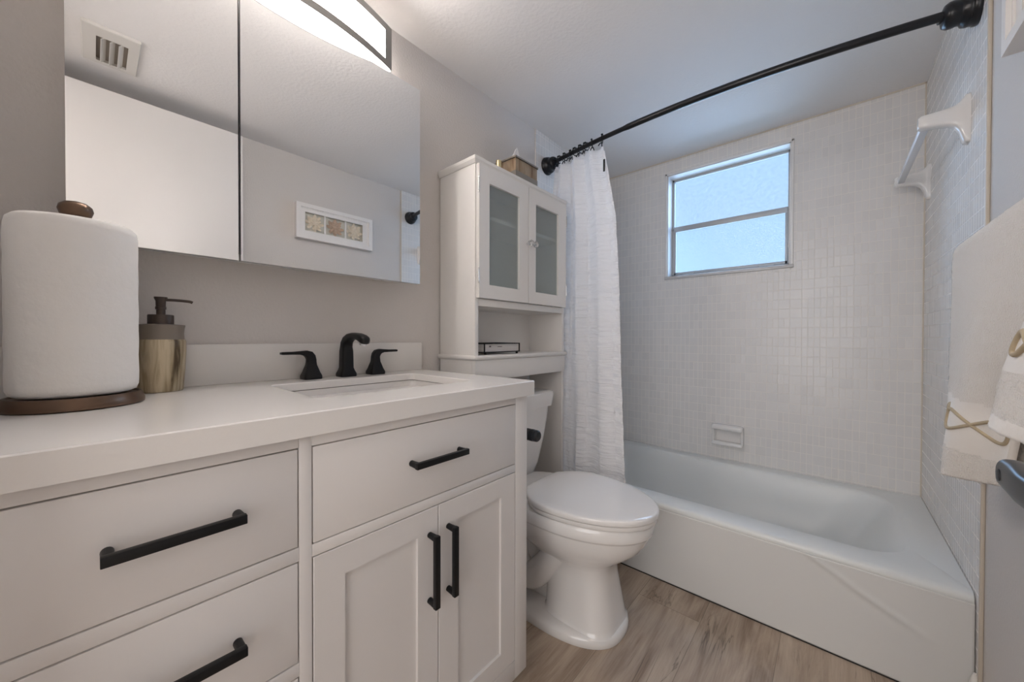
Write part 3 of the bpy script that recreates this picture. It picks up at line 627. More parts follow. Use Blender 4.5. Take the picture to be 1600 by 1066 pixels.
bm = bmesh.new(); box(bm, (KX - 0.020, KY0 + 0.018, 1.152), (KX - 0.004, KY1 - 0.018, 1.180), 0.001); link('front_rail', bm, M_CAB, kc)
bm = bmesh.new()      # lower shelf with rounded nosing running round the sides
rings = [rrect(0.006, KX + d, KY0 - d2, KY1 + d2, z, 0.003, 2) for d, d2, z in ((0.0, 0.003, 0.946), (0.008, 0.010, 0.949), (0.011, 0.013, 0.956), (0.008, 0.010, 0.963), (0.004, 0.006, 0.965))]
loft(bm, rings); fixn(bm); link('lower_shelf', bm, M_CAB, kc, smooth=50)
bm = bmesh.new(); box(bm, (KX - 0.018, KY0 - 0.002, 0.868), (KX + 0.0015, KY1 + 0.002, 0.946), 0.001); box(bm, (0.012, KY0 - 0.002, 0.868), (KX - 0.018, KY0 - 0.0005, 0.946)); link('apron_rail', bm, M_CAB, kc)
nbox('cross_bar', (0.030, KY0 + 0.0185, 0.12), (0.048, KY1 - 0.0185, 0.18), M_CAB, kc, 0.001)
def glass_door(y0, y1, gy0, gy1, kn):
    bm = bmesh.new(); z0, z1, gz0, gz1 = 1.182, 1.680, 1.234, 1.619; xf, th = KX + 0.0145, 0.016
    o = [(y0, z0), (y1, z0), (y1, z1), (y0, z1)]; g = [(gy0, gz0), (gy1, gz0), (gy1, gz1), (gy0, gz1)]; bb = 0.001
    o1 = [(y0 + bb, z0 + bb), (y1 - bb, z0 + bb), (y1 - bb, z1 - bb), (y0 + bb, z1 - bb)]
    rings = [[(xf - th, *p) for p in o], [(xf - bb, *p) for p in o], [(xf, *p) for p in o1], [(xf, *p) for p in g], [(xf - th, *p) for p in g]]
    vs = loft(bm, rings, False, False)
    for k in range(4): bm.faces.new((vs[0][k], vs[0][(k + 1) % 4], vs[-1][(k + 1) % 4], vs[-1][k]))
    fixn(bm); d = link('glass_door', bm, M_CAB, kc, smooth=25)
    bm = bmesh.new(); box(bm, (xf - 0.012, gy0 - 0.0, gz0 - 0.0), (xf - 0.009, gy1 + 0.0, gz1 + 0.0)); link('glass_pane', bm, M_FROST, d, smooth=0)
    bm = bmesh.new(); lathe(bm, (xf, kn, 1.434), [(0.006, 0), (0.0055, 0.004), (0.004, 0.012), (0.0065, 0.0165), (0.0, 0.017)], 20, 'x'); fixn(bm); kb = link('knob', bm, M_CHROME, d)
    bm = bmesh.new(); bmesh.ops.create_icosphere(bm, subdivisions=1, radius=0.0155); bmesh.ops.translate(bm, verts=bm.verts, vec=(xf + 0.023, kn, 1.434)); link('crystal', bm, M_CRYST, kb, smooth=0)
    for hz in (1.265, 1.600):
        yy = y0 - 0.002 if kn > (y0 + y1) / 2 else y1 + 0.002
        bm = bmesh.new()
        for a in range(3): cyl(bm, (xf + 0.0005, yy, hz - 0.0235 + a * 0.016), (xf + 0.0005, yy, hz - 0.0085 + a * 0.016), 0.0032, 12)
        for e in (-0.0265, 0.0265): bmesh.ops.create_uvsphere(bm, u_segments=8, v_segments=6, radius=0.003, matrix=Matrix.Translation((xf + 0.0005, yy, hz + e)))
        link('hinge', bm, M_CHROME, d)
glass_door(0.8675, 1.1598, 0.922, 1.100, 1.150)
glass_door(1.1632, 1.4555, 1.212, 1.388, 1.181)

# tissue box on the cabinet
bxx0, bxx1, bxy0, bxy1, bz0, bz1 = 0.058, 0.190, 1.125, 1.278, 1.7095, 1.818
tb = thing('tissue_box_cover', (0.124, 1.2, 1.7095), 'square copper and pewter tissue box cover on top of the tall cabinet', 'tissue box')
bm = bmesh.new(); box(bm, (bxx0, bxy0, bz0 + 0.045), (bxx1, bxy1, bz1 - 0.008), 0.001); link('box_body', bm, M_BOXW, tb)
bm = bmesh.new(); box(bm, (bxx0 - 0.0015, bxy0 - 0.0015, bz0), (bxx1 + 0.0015, bxy1 + 0.0015, bz0 + 0.046), 0.001); link('lower_band', bm, M_BOXB, tb)
bm = bmesh.new(); xa, xb, ya, yb = bxx0 - 0.004, bxx1 + 0.004, bxy0 - 0.004, bxy1 + 0.004
rings = [rrect(xa, xb, ya, yb, bz1 - 0.008, 0.002, 6), rrect(xa, xb, ya, yb, bz1 - 0.001, 0.002, 6), rrect(xa + 0.001, xb - 0.001, ya + 0.001, yb - 0.001, bz1, 0.002, 6), rrect(0.10, 0.148, 1.170, 1.235, bz1, 0.023, 6), rrect(0.10, 0.148, 1.170, 1.235, bz1 - 0.008, 0.023, 6)]
loft(bm, rings, False, False); fixn(bm); link('lid', bm, M_BOXB, tb, smooth=30)
bm = bmesh.new(); rings = []
for k in range(7):
    t = k / 6; w = 0.044 * (1 - t) ** 0.8 + 0.001; rings.append([Vector((0.124 + 0.006 * math.sin(6.28 * i / 20 * 3) * (1 - t), 1.200 + w * math.cos(6.28 * i / 20) + 0.012 * t, bz1 - 0.012 + 0.100 * t)) + Vector((0.012 * (1 - t) * math.sin(6.28 * i / 20), 0, 0)) for i in range(20)])
loft(bm, rings); fixn(bm); tis = link('tissue', bm, M_TISSUE, origin=(0.124, 1.20, bz1 - 0.012), smooth=50); tag(tis, 'white tissue peak sticking out of the tissue box', 'tissue')
cd_ = thing('candle_holder', (0.150, 1.085, 1.7095), 'small brass cup on top of the cabinet left of the tissue box', 'candle holder')
bm = bmesh.new(); lathe(bm, (0.150, 1.062, 1.7095), [(0.022, 0), (0.022, 0.003), (0.006, 0.008), (0.005, 0.030), (0.011, 0.034), (0.0125, 0.040), (0.0125, 0.072), (0.0115, 0.073), (0.010, 0.072), (0.010, 0.045), (0.0, 0.044)], 28); fixn(bm); link('cup', bm, M_BRASS, cd_)

# wire tray with napkins in the open niche
TX0, TX1, TY0, TY1, TZ = 0.060, 0.205, 0.925, 1.135, 0.965
tr = thing('napkin_tray', (0.13, 1.03, TZ), 'black wire frame napkin tray on the open shelf of the tall cabinet', 'tray')
bm = bmesh.new(); zb, zt = TZ + 0.010, TZ + 0.044
cs = [(TX0, TY0), (TX1, TY0), (TX1, TY1), (TX0, TY1)]
for z in (zb, zt):
    for a in range(4): p, q = cs[a], cs[(a + 1) % 4]; box(bm, (min(p[0], q[0]) - 0.002, min(p[1], q[1]) - 0.002, z - 0.002), (max(p[0], q[0]) + 0.002, max(p[1], q[1]) + 0.002, z + 0.002))
for p in cs: box(bm, (p[0] - 0.002, p[1] - 0.002, zb), (p[0] + 0.002, p[1] + 0.002, zt))
for k in range(1, 6): yy = lerp(TY0, TY1, k / 6); box(bm, (TX0, yy - 0.001, zb - 0.001), (TX1, yy + 0.001, zb + 0.001))
link('wire_frame', bm, M_BLK, tr)
for p in cs:
    bm = bmesh.new(); lathe(bm, (p[0] + (0.006 if p[0] < 0.1 else -0.006), p[1] + (0.010 if p[1] < 1 else -0.010), TZ), [(0.0, 0.0005), (0.0045, 0.001), (0.0055, 0.005), (0.004, 0.0085)], 12); fixn(bm); link('foot', bm, M_BLK, tr)
nk = thing('napkin_stack', (0.13, 1.03, zb + 0.0012), 'stack of white folded paper napkins lying in the black wire tray', 'napkins')
bm = bmesh.new()
for k in range(9): z = zb + 0.0012 + k * 0.0035; j = 0.0012 * math.sin(k * 2.4); box(bm, (TX0 + 0.006 + j, TY0 + 0.008, z), (TX1 - 0.006 + j, TY1 - 0.008 + j, z + 0.0033), 0.0012, 1)
link('folded_paper', bm, M_NAPK, nk)
for yy, ww, hh in ((0.957, 0.008, 0.005), (1.005, 0.024, 0.0022)):     # tiny marks on the front edge of the stack
    bm = bmesh.new(); box(bm, (TX1 - 0.0055, yy, zb + 0.020), (TX1 - 0.0035, yy + ww, zb + 0.020 + hh)); link('printed_mark', bm, M_INK, nk)

# ------------------------------------------------------------------ toilet
TC = 1.120
to = thing('toilet', (0.42, TC, 0.0), 'white two-piece elongated toilet with closed lid between vanity and tub', 'toilet')
def egg(z, xb, xf, hw, n=64, xw=None, eb=2.6, ef=2.0):
    """egg ring: back xb, front xf, widest at xw, half width hw"""
    xw = xw if xw is not None else lerp(xb, xf, 0.45); out = []
    for i in range(n):
        t = 2 * math.pi * i / n; c, s = math.cos(t), math.sin(t); e = ef if c >= 0 else eb
        L = (xf - xw) if c >= 0 else (xw - xb)
        out.append(Vector((xw + L * abs(c) ** (2 / e) * (1 if c >= 0 else -1), TC + hw * abs(s) ** (2 / e) * (1 if s >= 0 else -1), z)))
    return out
bm = bmesh.new()
R_ = [egg(0.0005, 0.14, 0.688, 0.160, xw=0.40, eb=3.5, ef=2.5), egg(0.010, 0.14, 0.691, 0.163, xw=0.40, eb=3.5, ef=2.5), egg(0.026, 0.14, 0.690, 0.162, xw=0.40, eb=3.5, ef=2.5), egg(0.034, 0.145, 0.683, 0.155, xw=0.40, eb=3.5, ef=2.5), egg(0.037, 0.15, 0.670, 0.14, xw=0.40, eb=3.5, ef=2.5)]
loft(bm, R_); R_ = [egg(z, xb, xf, hw, xw=xw, eb=3.0, ef=ef) for z, xb, xf, hw, xw, ef in (
      (0.030, 0.395, 0.680, 0.125, 0.52, 3.4), (0.036, 0.400, 0.676, 0.119, 0.52, 3.4), (0.050, 0.405, 0.672, 0.114, 0.52, 3.4), (0.12, 0.405, 0.660, 0.106, 0.52, 3.3), (0.19, 0.395, 0.648, 0.101, 0.51, 3.2), (0.235, 0.36, 0.648, 0.106, 0.50, 2.9),
      (0.262, 0.31, 0.672, 0.126, 0.49, 2.4), (0.290, 0.27, 0.712, 0.150, 0.48, 2.15), (0.320, 0.24, 0.745, 0.168, 0.48, 2.05), (0.350, 0.21, 0.764, 0.179, 0.48, 2.0), (0.372, 0.18, 0.772, 0.183, 0.48, 2.0), (0.377, 0.17, 0.774, 0.184, 0.48, 2.0),
      (0.380, 0.17, 0.780, 0.189, 0.48, 2.0), (0.385, 0.17, 0.783, 0.191, 0.48, 2.0), (0.416, 0.17, 0.785, 0.192, 0.48, 2.0), (0.423, 0.17, 0.779, 0.187, 0.48, 2.0))]
loft(bm, R_); box(bm, (0.15, TC - 0.062, 0.02), (0.46, TC + 0.062, 0.33), 0.03, 5); fixn(bm); bowl = link('bowl', bm, M_CER, to, smooth=50)
for s in (-1, 1):     # trapway tubes on the flanks
    bm = bmesh.new()
    tube(bm, bez([(0.56, TC + s * 0.055, 0.30), (0.47, TC + s * 0.070, 0.245), (0.405, TC + s * 0.078, 0.165), (0.345, TC + s * 0.080, 0.115), (0.285, TC + s * 0.078, 0.15), (0.255, TC + s * 0.070, 0.23), (0.20, TC + s * 0.055, 0.27), (0.165, TC + s * 0.05, 0.18), (0.165, TC + s * 0.05, 0.03)], 7), 0.050, 24); link('trapway', bm, M_CER, bowl, smooth=70)
    bm = bmesh.new(); lathe(bm, (0.345, TC + s * 0.138, 0.034), [(0.011, 0), (0.0105, 0.008), (0.006, 0.014), (0.0, 0.0155)], 16); fixn(bm); link('bolt_cap', bm, M_CER, bowl, smooth=60)
nbox('tank_shelf', (0.03, TC - 0.115, 0.30), (0.30, TC + 0.115, 0.418), M_CER, bowl, 0.03, seg=5)
def lidring(z, d):
    """seat outline: straight narrow back, widest a third of the way, elliptical front"""
    out = []; xw, xt, hw, xb, hb = 0.490, 0.800 - d, 0.196 - d, 0.340 + d, 0.104 - d
    for k in range(41):
        a = math.pi / 2 - math.pi * k / 40; out.append(Vector((xw + (xt - xw) * math.cos(a), TC + hw * math.sin(a), z)))
    back = []
    for k in range(1, 13):
        t = k / 12; x = lerp(xw, xb, math.sin(t * math.pi / 2)); h = lerp(hw, hb, 1 - math.cos(t * math.pi / 2)) if t < 1 else hb
        back.append((x, lerp(hw, hb, ((xw - x) / (xw - xb)) ** 2.3)))
    out += [Vector((x, TC - h, z)) for x, h in back] + [Vector((xb - 0.004, TC - hb * 0.6, z)), Vector((xb - 0.006, TC, z)), Vector((xb - 0.004, TC + hb * 0.6, z))] + [Vector((x, TC + h, z)) for x, h in reversed(back)]
    return out
bm = bmesh.new(); loft(bm, [lidring(z, d) for z, d in ((0.4245, 0.012), (0.4255, 0.008), (0.430, 0.005), (0.4405, 0.005), (0.4425, 0.010))]); fixn(bm); link('seat', bm, M_CER, to, smooth=40)
bm = bmesh.new(); loft(bm, [lidring(z, d) for z, d in ((0.4445, 0.006), (0.4455, 0.001), (0.448, 0.0), (0.458, 0.0), (0.4615, 0.0015), (0.4635, 0.005), (0.4650, 0.012), (0.4658, 0.035))]); fixn(bm); link('seat_lid', bm, M_CER, to, smooth=40)
for s in (-1, 1):
    bm = bmesh.new(); cyl(bm, (0.338, TC + s * 0.045, 0.437), (0.338, TC + s * 0.095, 0.437), 0.013, 16); link('seat_hinge', bm, M_CER, to)
bm = bmesh.new(); rings = []
for z, xf, hw in ((0.412, 0.185, 0.125), (0.422, 0.205, 0.150), (0.47, 0.218, 0.166), (0.57, 0.232, 0.185), (0.67, 0.242, 0.200), (0.722, 0.245, 0.205)):
    rings.append(rrect(0.03, xf, TC - hw, TC + hw, z, 0.045, 8))
loft(bm, rings); fixn(bm); tank = link('tank', bm, M_CER, to, smooth=50)
bm = bmesh.new(); rings = [rrect(0.022, xf, TC - hw, TC + hw, z, 0.045, 8) for z, xf, hw in ((0.722, 0.250, 0.210), (0.724, 0.256, 0.216), (0.75, 0.260, 0.220), (0.780, 0.263, 0.224), (0.788, 0.259, 0.221), (0.791, 0.249, 0.211))]
loft(bm, rings); fixn(bm); link('tank_lid', bm, M_CER, to, smooth=45)

# ------------------------------------------------------------------ toilet paper holder on the vanity side
tp = thing('toilet_paper_holder', (0.44, VY1, 0.735), 'black toilet paper holder arm fixed to the toilet side of the vanity', 'toilet paper holder')
bm = bmesh.new(); lathe(bm, (0.40, VY1, 0.735), [(0.026, -0.0004), (0.026, 0.006), (0.022, 0.009), (0.009, 0.010), (0.009, 0.062)], 28, 'y'); fixn(bm); link('mount', bm, M_BLK, tp)
bm = bmesh.new(); lathe(bm, (0.40, VY1 + 0.056, 0.735), [(0.0, -0.012), (0.008, -0.012), (0.009, 0.0), (0.009, 0.105), (0.0165, 0.107), (0.0180, 0.112), (0.0180, 0.122), (0.0168, 0.124), (0.0168, 0.127), (0.0183, 0.129), (0.0183, 0.138), (0.0172, 0.140), (0.0172, 0.143), (0.0180, 0.145), (0.0172, 0.153), (0.013, 0.157), (0.0, 0.158)], 28, 'x'); fixn(bm); link('arm', bm, M_TP, tp)

# ------------------------------------------------------------------ bathtub
TY, TZr = 1.511, 0.329; TX1_ = 1.5225; TX0_ = 0.0095; TYB = YW - 0.0045
tu = thing('bathtub', (0.76, 1.92, 0.0), 'white alcove bathtub under the window between the tiled walls', 'bathtub')
bm = bmesh.new(); n_ = 10
rings = [rrect(TX0_, TX1_, TY + 0.010, TYB, 0.0, 0.004, n_), rrect(TX0_, TX1_, TY + 0.010, TYB, TZr - 0.034, 0.004, n_), rrect(TX0_, TX1_, TY + 0.004, TYB, TZr - 0.026, 0.004, n_), rrect(TX0_, TX1_, TY + 0.005, TYB, TZr - 0.012, 0.004, n_), rrect(TX0_, TX1_, TY + 0.010, TYB, TZr - 0.005, 0.004, n_), rrect(TX0_, TX1_, TY + 0.020, TYB, TZr, 0.004, n_),
         rrect(0.085, 1.425, 1.618, 2.270, TZr, 0.13, n_), rrect(0.092, 1.418, 1.625, 2.264, TZr - 0.003, 0.13, n_), rrect(0.100, 1.408, 1.632, 2.258, TZr - 0.012, 0.13, n_), rrect(0.112, 1.385, 1.642, 2.248, TZr - 0.05, 0.13, n_), rrect(0.130, 1.33, 1.657, 2.232, TZr - 0.14, 0.13, n_), rrect(0.150, 1.27, 1.672, 2.215, TZr - 0.22, 0.13, n_), rrect(0.20, 1.20, 1.71, 2.18, TZr - 0.262, 0.11, n_), rrect(0.30, 1.08, 1.80, 2.10, TZr - 0.270, 0.08, n_)]
loft(bm, rings, False, True); fixn(bm); link('tub_shell', bm, M_TUB, tu, smooth=60)
bm = bmesh.new(); nx, nz = 260, 70; zt = TZr - 0.026
sx_ = [(0.336, 1.126), (0.30, 1.175), (0.229, 1.302), (0.176, 1.412), (0.14, 1.47)]
vv = []
for i in range(nx + 1):
    row = []
    for j in range(nz + 1):
        x = lerp(TX0_, TX1_, i / nx); z = lerp(0.004, zt, j / nz)
        best = 9
        for (za, xa), (zb_, xb) in zip(sx_[:-1], sx_[1:]):
            dx, dz = xb - xa, zb_ - za; t = max(0, min(1, ((x - xa) * dx + (z - za) * dz) / (dx * dx + dz * dz))); best = min(best, math.hypot(x - xa - t * dx, z - za - t * dz))
        fade = max(0, min(1, (z - 0.15) / 0.05))
        y = TY + 0.004 * (j / nz) - 0.0042 * math.exp(-(best / 0.0095) ** 2) * fade
        row.append(bm.verts.new((x, y, z)))
    vv.append(row)
for i in range(nx):
    for j in range(nz): bm.faces.new((vv[i][j], vv[i + 1][j], vv[i + 1][j + 1], vv[i][j + 1]))
ap = link('apron', bm, M_APRON, tu, smooth=60); solid(ap, 0.004, -1)
nbox('toe_gap', (TX0_, TY - 0.0012, 0.0003), (TX1_, TY + 0.004, 0.0045), M_DARK, tu)
bm = bmesh.new(); lathe(bm, (0.128, 1.95, 0.24), [(0.032, 0), (0.032, 0.006), (0.026, 0.010), (0.0, 0.011)], 28, 'x'); fixn(bm); link('overflow_plate', bm, M_CHROME, tu)

# soap dish on the back wall
def soap_dish():
    t = thing('soap_dish', (0.775, YW, 0.47), 'white ceramic soap dish set in the tiled wall above the tub', 'soap dish')
    x0, x1, z0, z1 = 0.693, 0.852, 0.415, 0.538
    def rr(x0, x1, z0, z1, y, r): return [Vector((p.x, y, p.y)) for p in rrect(x0, x1, z0, z1, 0, r, 6)]
    bm = bmesh.new()
    rings = [rr(x0, x1, z0, z1, YW, 0.008), rr(x0 + 0.001, x1 - 0.001, z0 + 0.001, z1 - 0.001, YW - 0.012, 0.010), rr(x0 + 0.006, x1 - 0.006, z0 + 0.006, z1 - 0.006, YW - 0.020, 0.012), rr(x0 + 0.013, x1 - 0.013, z0 + 0.014, z1 - 0.016, YW - 0.019, 0.012), rr(x0 + 0.018, x1 - 0.018, z0 + 0.019, z1 - 0.022, YW - 0.006, 0.012)]
    loft(bm, rings); fixn(bm); link('dish_body', bm, M_CER, t, smooth=60)
    bm = bmesh.new(); box(bm, (x0 + 0.001, YW - 0.060, z1 - 0.032), (x1 - 0.001, YW - 0.004, z1 - 0.002), 0.012, 4); link('top_ledge', bm, M_CER, t, smooth=60)
    bm = bmesh.new(); box(bm, (x0 + 0.002, YW - 0.050, z0 + 0.002), (x1 - 0.002, YW - 0.006, z0 + 0.024), 0.009, 4); link('bottom_lip', bm, M_CER, t, smooth=60)
    for xx in (x0 + 0.001, x1 - 0.013): bm = bmesh.new(); box(bm, (xx, YW - 0.036, z0 + 0.008), (xx + 0.012, YW - 0.004, z1 - 0.010), 0.005, 4); link('side_wall', bm, M_CER, t, smooth=60)
soap_dish()

# ceramic towel bar on the tiled right wall
cb = thing('ceramic_towel_bar', (W, 1.95, 1.70), 'white ceramic post towel bar high on the tiled wall above the tub', 'towel bar')
for yp, s in ((1.655, 1), (2.235, -1)):
    bm = bmesh.new()
    R2 = [((W - d, yp, (lo + hi) / 2), a, (hi - lo) / 2, e) for d, a, lo, hi, e in ((0, 0.021, 1.618, 1.765, 6), (0.009, 0.021, 1.620, 1.763, 6), (0.0135, 0.0195, 1.628, 1.756, 5), (0.020, 0.0185, 1.655, 1.747, 4), (0.028, 0.018, 1.673, 1.741, 4), (0.040, 0.018, 1.683, 1.737, 4), (0.060, 0.0185, 1.688, 1.735, 4), (0.082, 0.0190, 1.690, 1.734, 4), (0.098, 0.0185, 1.692, 1.733, 4), (0.1045, 0.014, 1.697, 1.728, 4))]
    loft(bm, [sring(c, (0, a, 0), (0, 0, b_), 32, e) for c, a, b_, e in R2]); fixn(bm); link('post', bm, M_CER, cb, smooth=50)
bm = bmesh.new(); box(bm, (W - 0.096, 1.672, 1.700), (W - 0.076, 2.218, 1.720), 0.002); link('bar', bm, M_ACR, cb)

# ------------------------------------------------------------------ shower rod
ra, rb, sag = Vector((0.008, 1.600, 1.990)), Vector((W, 1.565, 1.966)), 0.085
def rod(t): p = ra.lerp(rb, t); return p + Vector((0, -sag * 4 * t * (1 - t), 0))
sr = thing('shower_rod', tuple(ra), 'curved black shower curtain rod spanning between the tiled walls', 'shower rod')
bm = bmesh.new(); tube(bm, [rod(0.02 + 0.96 * k / 60) for k in range(61)], 0.0118, 20, radii=[0.0105 if k < 20 else 0.0128 for k in range(61)]); link('rod_tube', bm, M_BLKG, sr, smooth=60)
fl = [(0.046, 0.0), (0.0475, 0.004), (0.0465, 0.011), (0.043, 0.014), (0.0425, 0.018), (0.0435, 0.022), (0.041, 0.030), (0.034, 0.035), (0.0325, 0.040), (0.0345, 0.050), (0.034, 0.060), (0.029, 0.068), (0.020, 0.071), (0.0145, 0.072), (0.0145, 0.078)]
for c, s in ((ra, 1), (rb, -1)):
    bm = bmesh.new(); lathe(bm, c, [(r, h * s) for r, h in fl], 40, 'x'); fixn(bm)
    d = (rod(0.05) - rod(0.0)) if s == 1 else (rod(0.95) - rod(1.0)); ang = math.atan2(d.y, d.x * 1.0) * (0.6)
    if s == -1: ang = (math.atan2(-d.y, -d.x)) * 0.6
    bmesh.ops.rotate(bm, verts=[v for v in bm.verts if abs(v.co.x - c.x) > 0.02], cent=c, matrix=Matrix.Rotation(ang, 3, 'Z'))
    link('flange', bm, M_BLKG, sr, smooth=50)

# ------------------------------------------------------------------ shower curtain
random.seed(4)
cu = thing('shower_curtain', (0.25, 1.5, 0.1), 'white ruched shower curtain bunched at the left end of the black rod', 'shower curtain')
NU, NV = 260, 150; ZT, ZB = 1.938, 0.085
xs_r = [(0.0, 0.392), (0.08, 0.425), (0.18, 0.462), (0.35, 0.487), (0.6, 0.508), (0.8, 0.530), (0.9, 0.548), (1.0, 0.56)]   # right edge x down the drop
bm = bmesh.new(); vv = []; NF = 3.6
hook_u = [0.02, 0.13, 0.25, 0.36, 0.47, 0.58, 0.69, 0.80, 0.985]
def curt(u, v):
    xr = pw(xs_r, v); xl = lerp(0.075, 0.03, v)
    x = lerp(xl, xr, u)
    tt = max(0.0, min(1.0, (lerp(0.075, 0.392, u) - 0.008) / (W - 0.008)))
    yt = rod(tt).y; yb = 1.474
    y = lerp(yt, yb, min(1, v * 1.12) ** 0.75)
    ph = 2 * math.pi * NF * (u ** 1.05)
    amp = lerp(0.024, 0.020, v) * (1 - 0.35 * u)
    amp *= 0.8 + 0.2 * math.sin(3 * u + 1)
    x += 0.010 * math.sin(2 * ph + 1.2) * (1 - u) * (0.4 + 0.6 * v)
    y += amp * math.sin(ph + 0.7 * math.sin(2.3 * v + 4 * u)) + 0.008 * noise.noise(Vector((u * 6, v * 3, 1.0)))
    y = min(y, 1.503 + max(0, (0.66 - v)) * 0.5)          # hangs outside the tub
    y = max(y, 1.44)
    # horizontal ruching in bands
    band = 0.5 + 0.5 * math.cos(2 * math.pi * u * 3.2 + 0.5)
    rz = math.floor(u * 3.2 + 0.08)
    y += (0.011 * noise.noise(Vector((u * 5 + rz * 7.3, v * 62, 5.0))) + 0.006 * noise.noise(Vector((u * 9 + rz * 3.1, v * 120, 9.0)))) * min(1, v * 5) * (0.35 + 0.65 * band)
    kk = max(0.0, min(1.0, (0.29 - x) / 0.05))
    y = lerp(y, max(y, 1.491 + 0.3 * (y - 1.47) * 0.1), kk)          # clear of the cabinet side
    z = lerp(ZT, ZB, v)
    # top edge scallops between the hooks
    dmin = min(abs(u - h) for h in hook_u)
    z += 0.016 * (1 - min(1, dmin / 0.05)) * (1 - min(1, v * 8)) + 0.004 * noise.noise(Vector((u * 20, 0, 2)))
    z += (rod(tt).z - 1.978) * (1 - v)
    return Vector((x, y, z))
for i in range(NU + 1):
    vv.append([bm.verts.new(curt(i / NU, j / NV)) for j in range(NV + 1)])
for i in range(NU):
    for j in range(NV): bm.faces.new((vv[i][j], vv[i][j + 1], vv[i + 1][j + 1], vv[i + 1][j]))
link('curtain_fabric', bm, M_CURT, cu, smooth=80)
# narrow ruffle strips sewn down the fabric
for u0 in (0.10, 0.40, 0.995):
    bm = bmesh.new(); a = []
    for j in range(161):
        v = 0.02 + 0.975 * j / 160; p = curt(u0, v); q = curt(min(1, u0 + 0.02), v); w = 0.009
        a.append([bm.verts.new(p + Vector((w * k, -0.003 - 0.004 * abs(math.sin(j * 0.9)) * (1 - abs(k)), 0.0))) for k in (-0.6, 0, 0.6)])
    for j in range(160):
        for k in range(2): bm.faces.new((a[j][k], a[j + 1][k], a[j + 1][k + 1], a[j][k + 1]))
    link('ruffle', bm, M_CURT, cu, smooth=80)
bm = bmesh.new(); p = curt(0.993, 0.050)
box(bm, (p.x - 0.006, p.y - 0.016, p.z - 0.045), (p.x + 0.003, p.y - 0.012, p.z + 0.012), 0.001); link('black_tab', bm, M_BLK, cu)
# rings: roller ring with crossed hook ends
def ring_thing(t, first=None):
    c = rod(t)
    r = thing('curtain_ring', c, 'black metal curtain ring on the rod holding the white curtain', 'curtain ring', 'black rings along the bunched curtain top')
    if first is None:
        bm = bmesh.new(); tube(bm, [c + Vector((0.0, 0.0185 * math.cos(a), 0.0185 * math.sin(a) - 0.004)) for a in [2 * math.pi * k / 28 for k in range(29)]], 0.0022, 8); link('hoop', bm, M_BLK, r, smooth=60)
        bm = bmesh.new()
        for a in (-0.8, -0.25, 0.3): bmesh.ops.create_uvsphere(bm, u_segments=10, v_segments=8, radius=0.0048, matrix=Matrix.Translation(c + Vector((0, 0.0185 * math.sin(a), 0.0185 * math.cos(a) - 0.002))))
        link('rollers', bm, M_BLK, r, smooth=60)
        bm = bmesh.new()
        tube(bm, bez([c + Vector((0.0, 0.002, -0.020)), c + Vector((0.004, -0.014, -0.030)), c + Vector((0.008, -0.022, -0.048))], 4), 0.0024, 8)
        tube(bm, bez([c + Vector((0.0, 0.002, -0.020)), c + Vector((-0.004, -0.014, -0.030)), c + Vector((-0.009, -0.022, -0.044))], 4), 0.0024, 8)
        link('hook', bm, M_BLK, r, smooth=60)
    else:
        for ch in first.children:
            k = ch.copy(); k.parent = r; COL.objects.link(k)
    return r
f0 = None
for i, h in enumerate(hook_u):
    x = lerp(0.075, 0.392, h); t = (x - 0.008) / (W - 0.008)
    r = ring_thing(t, f0)
    if f0 is None: f0 = r
    r.rotation_euler = (0, random.uniform(-0.15, 0.15), random.uniform(-0.5, 0.5))
f0.rotation_euler = (0, 0, 0.2)

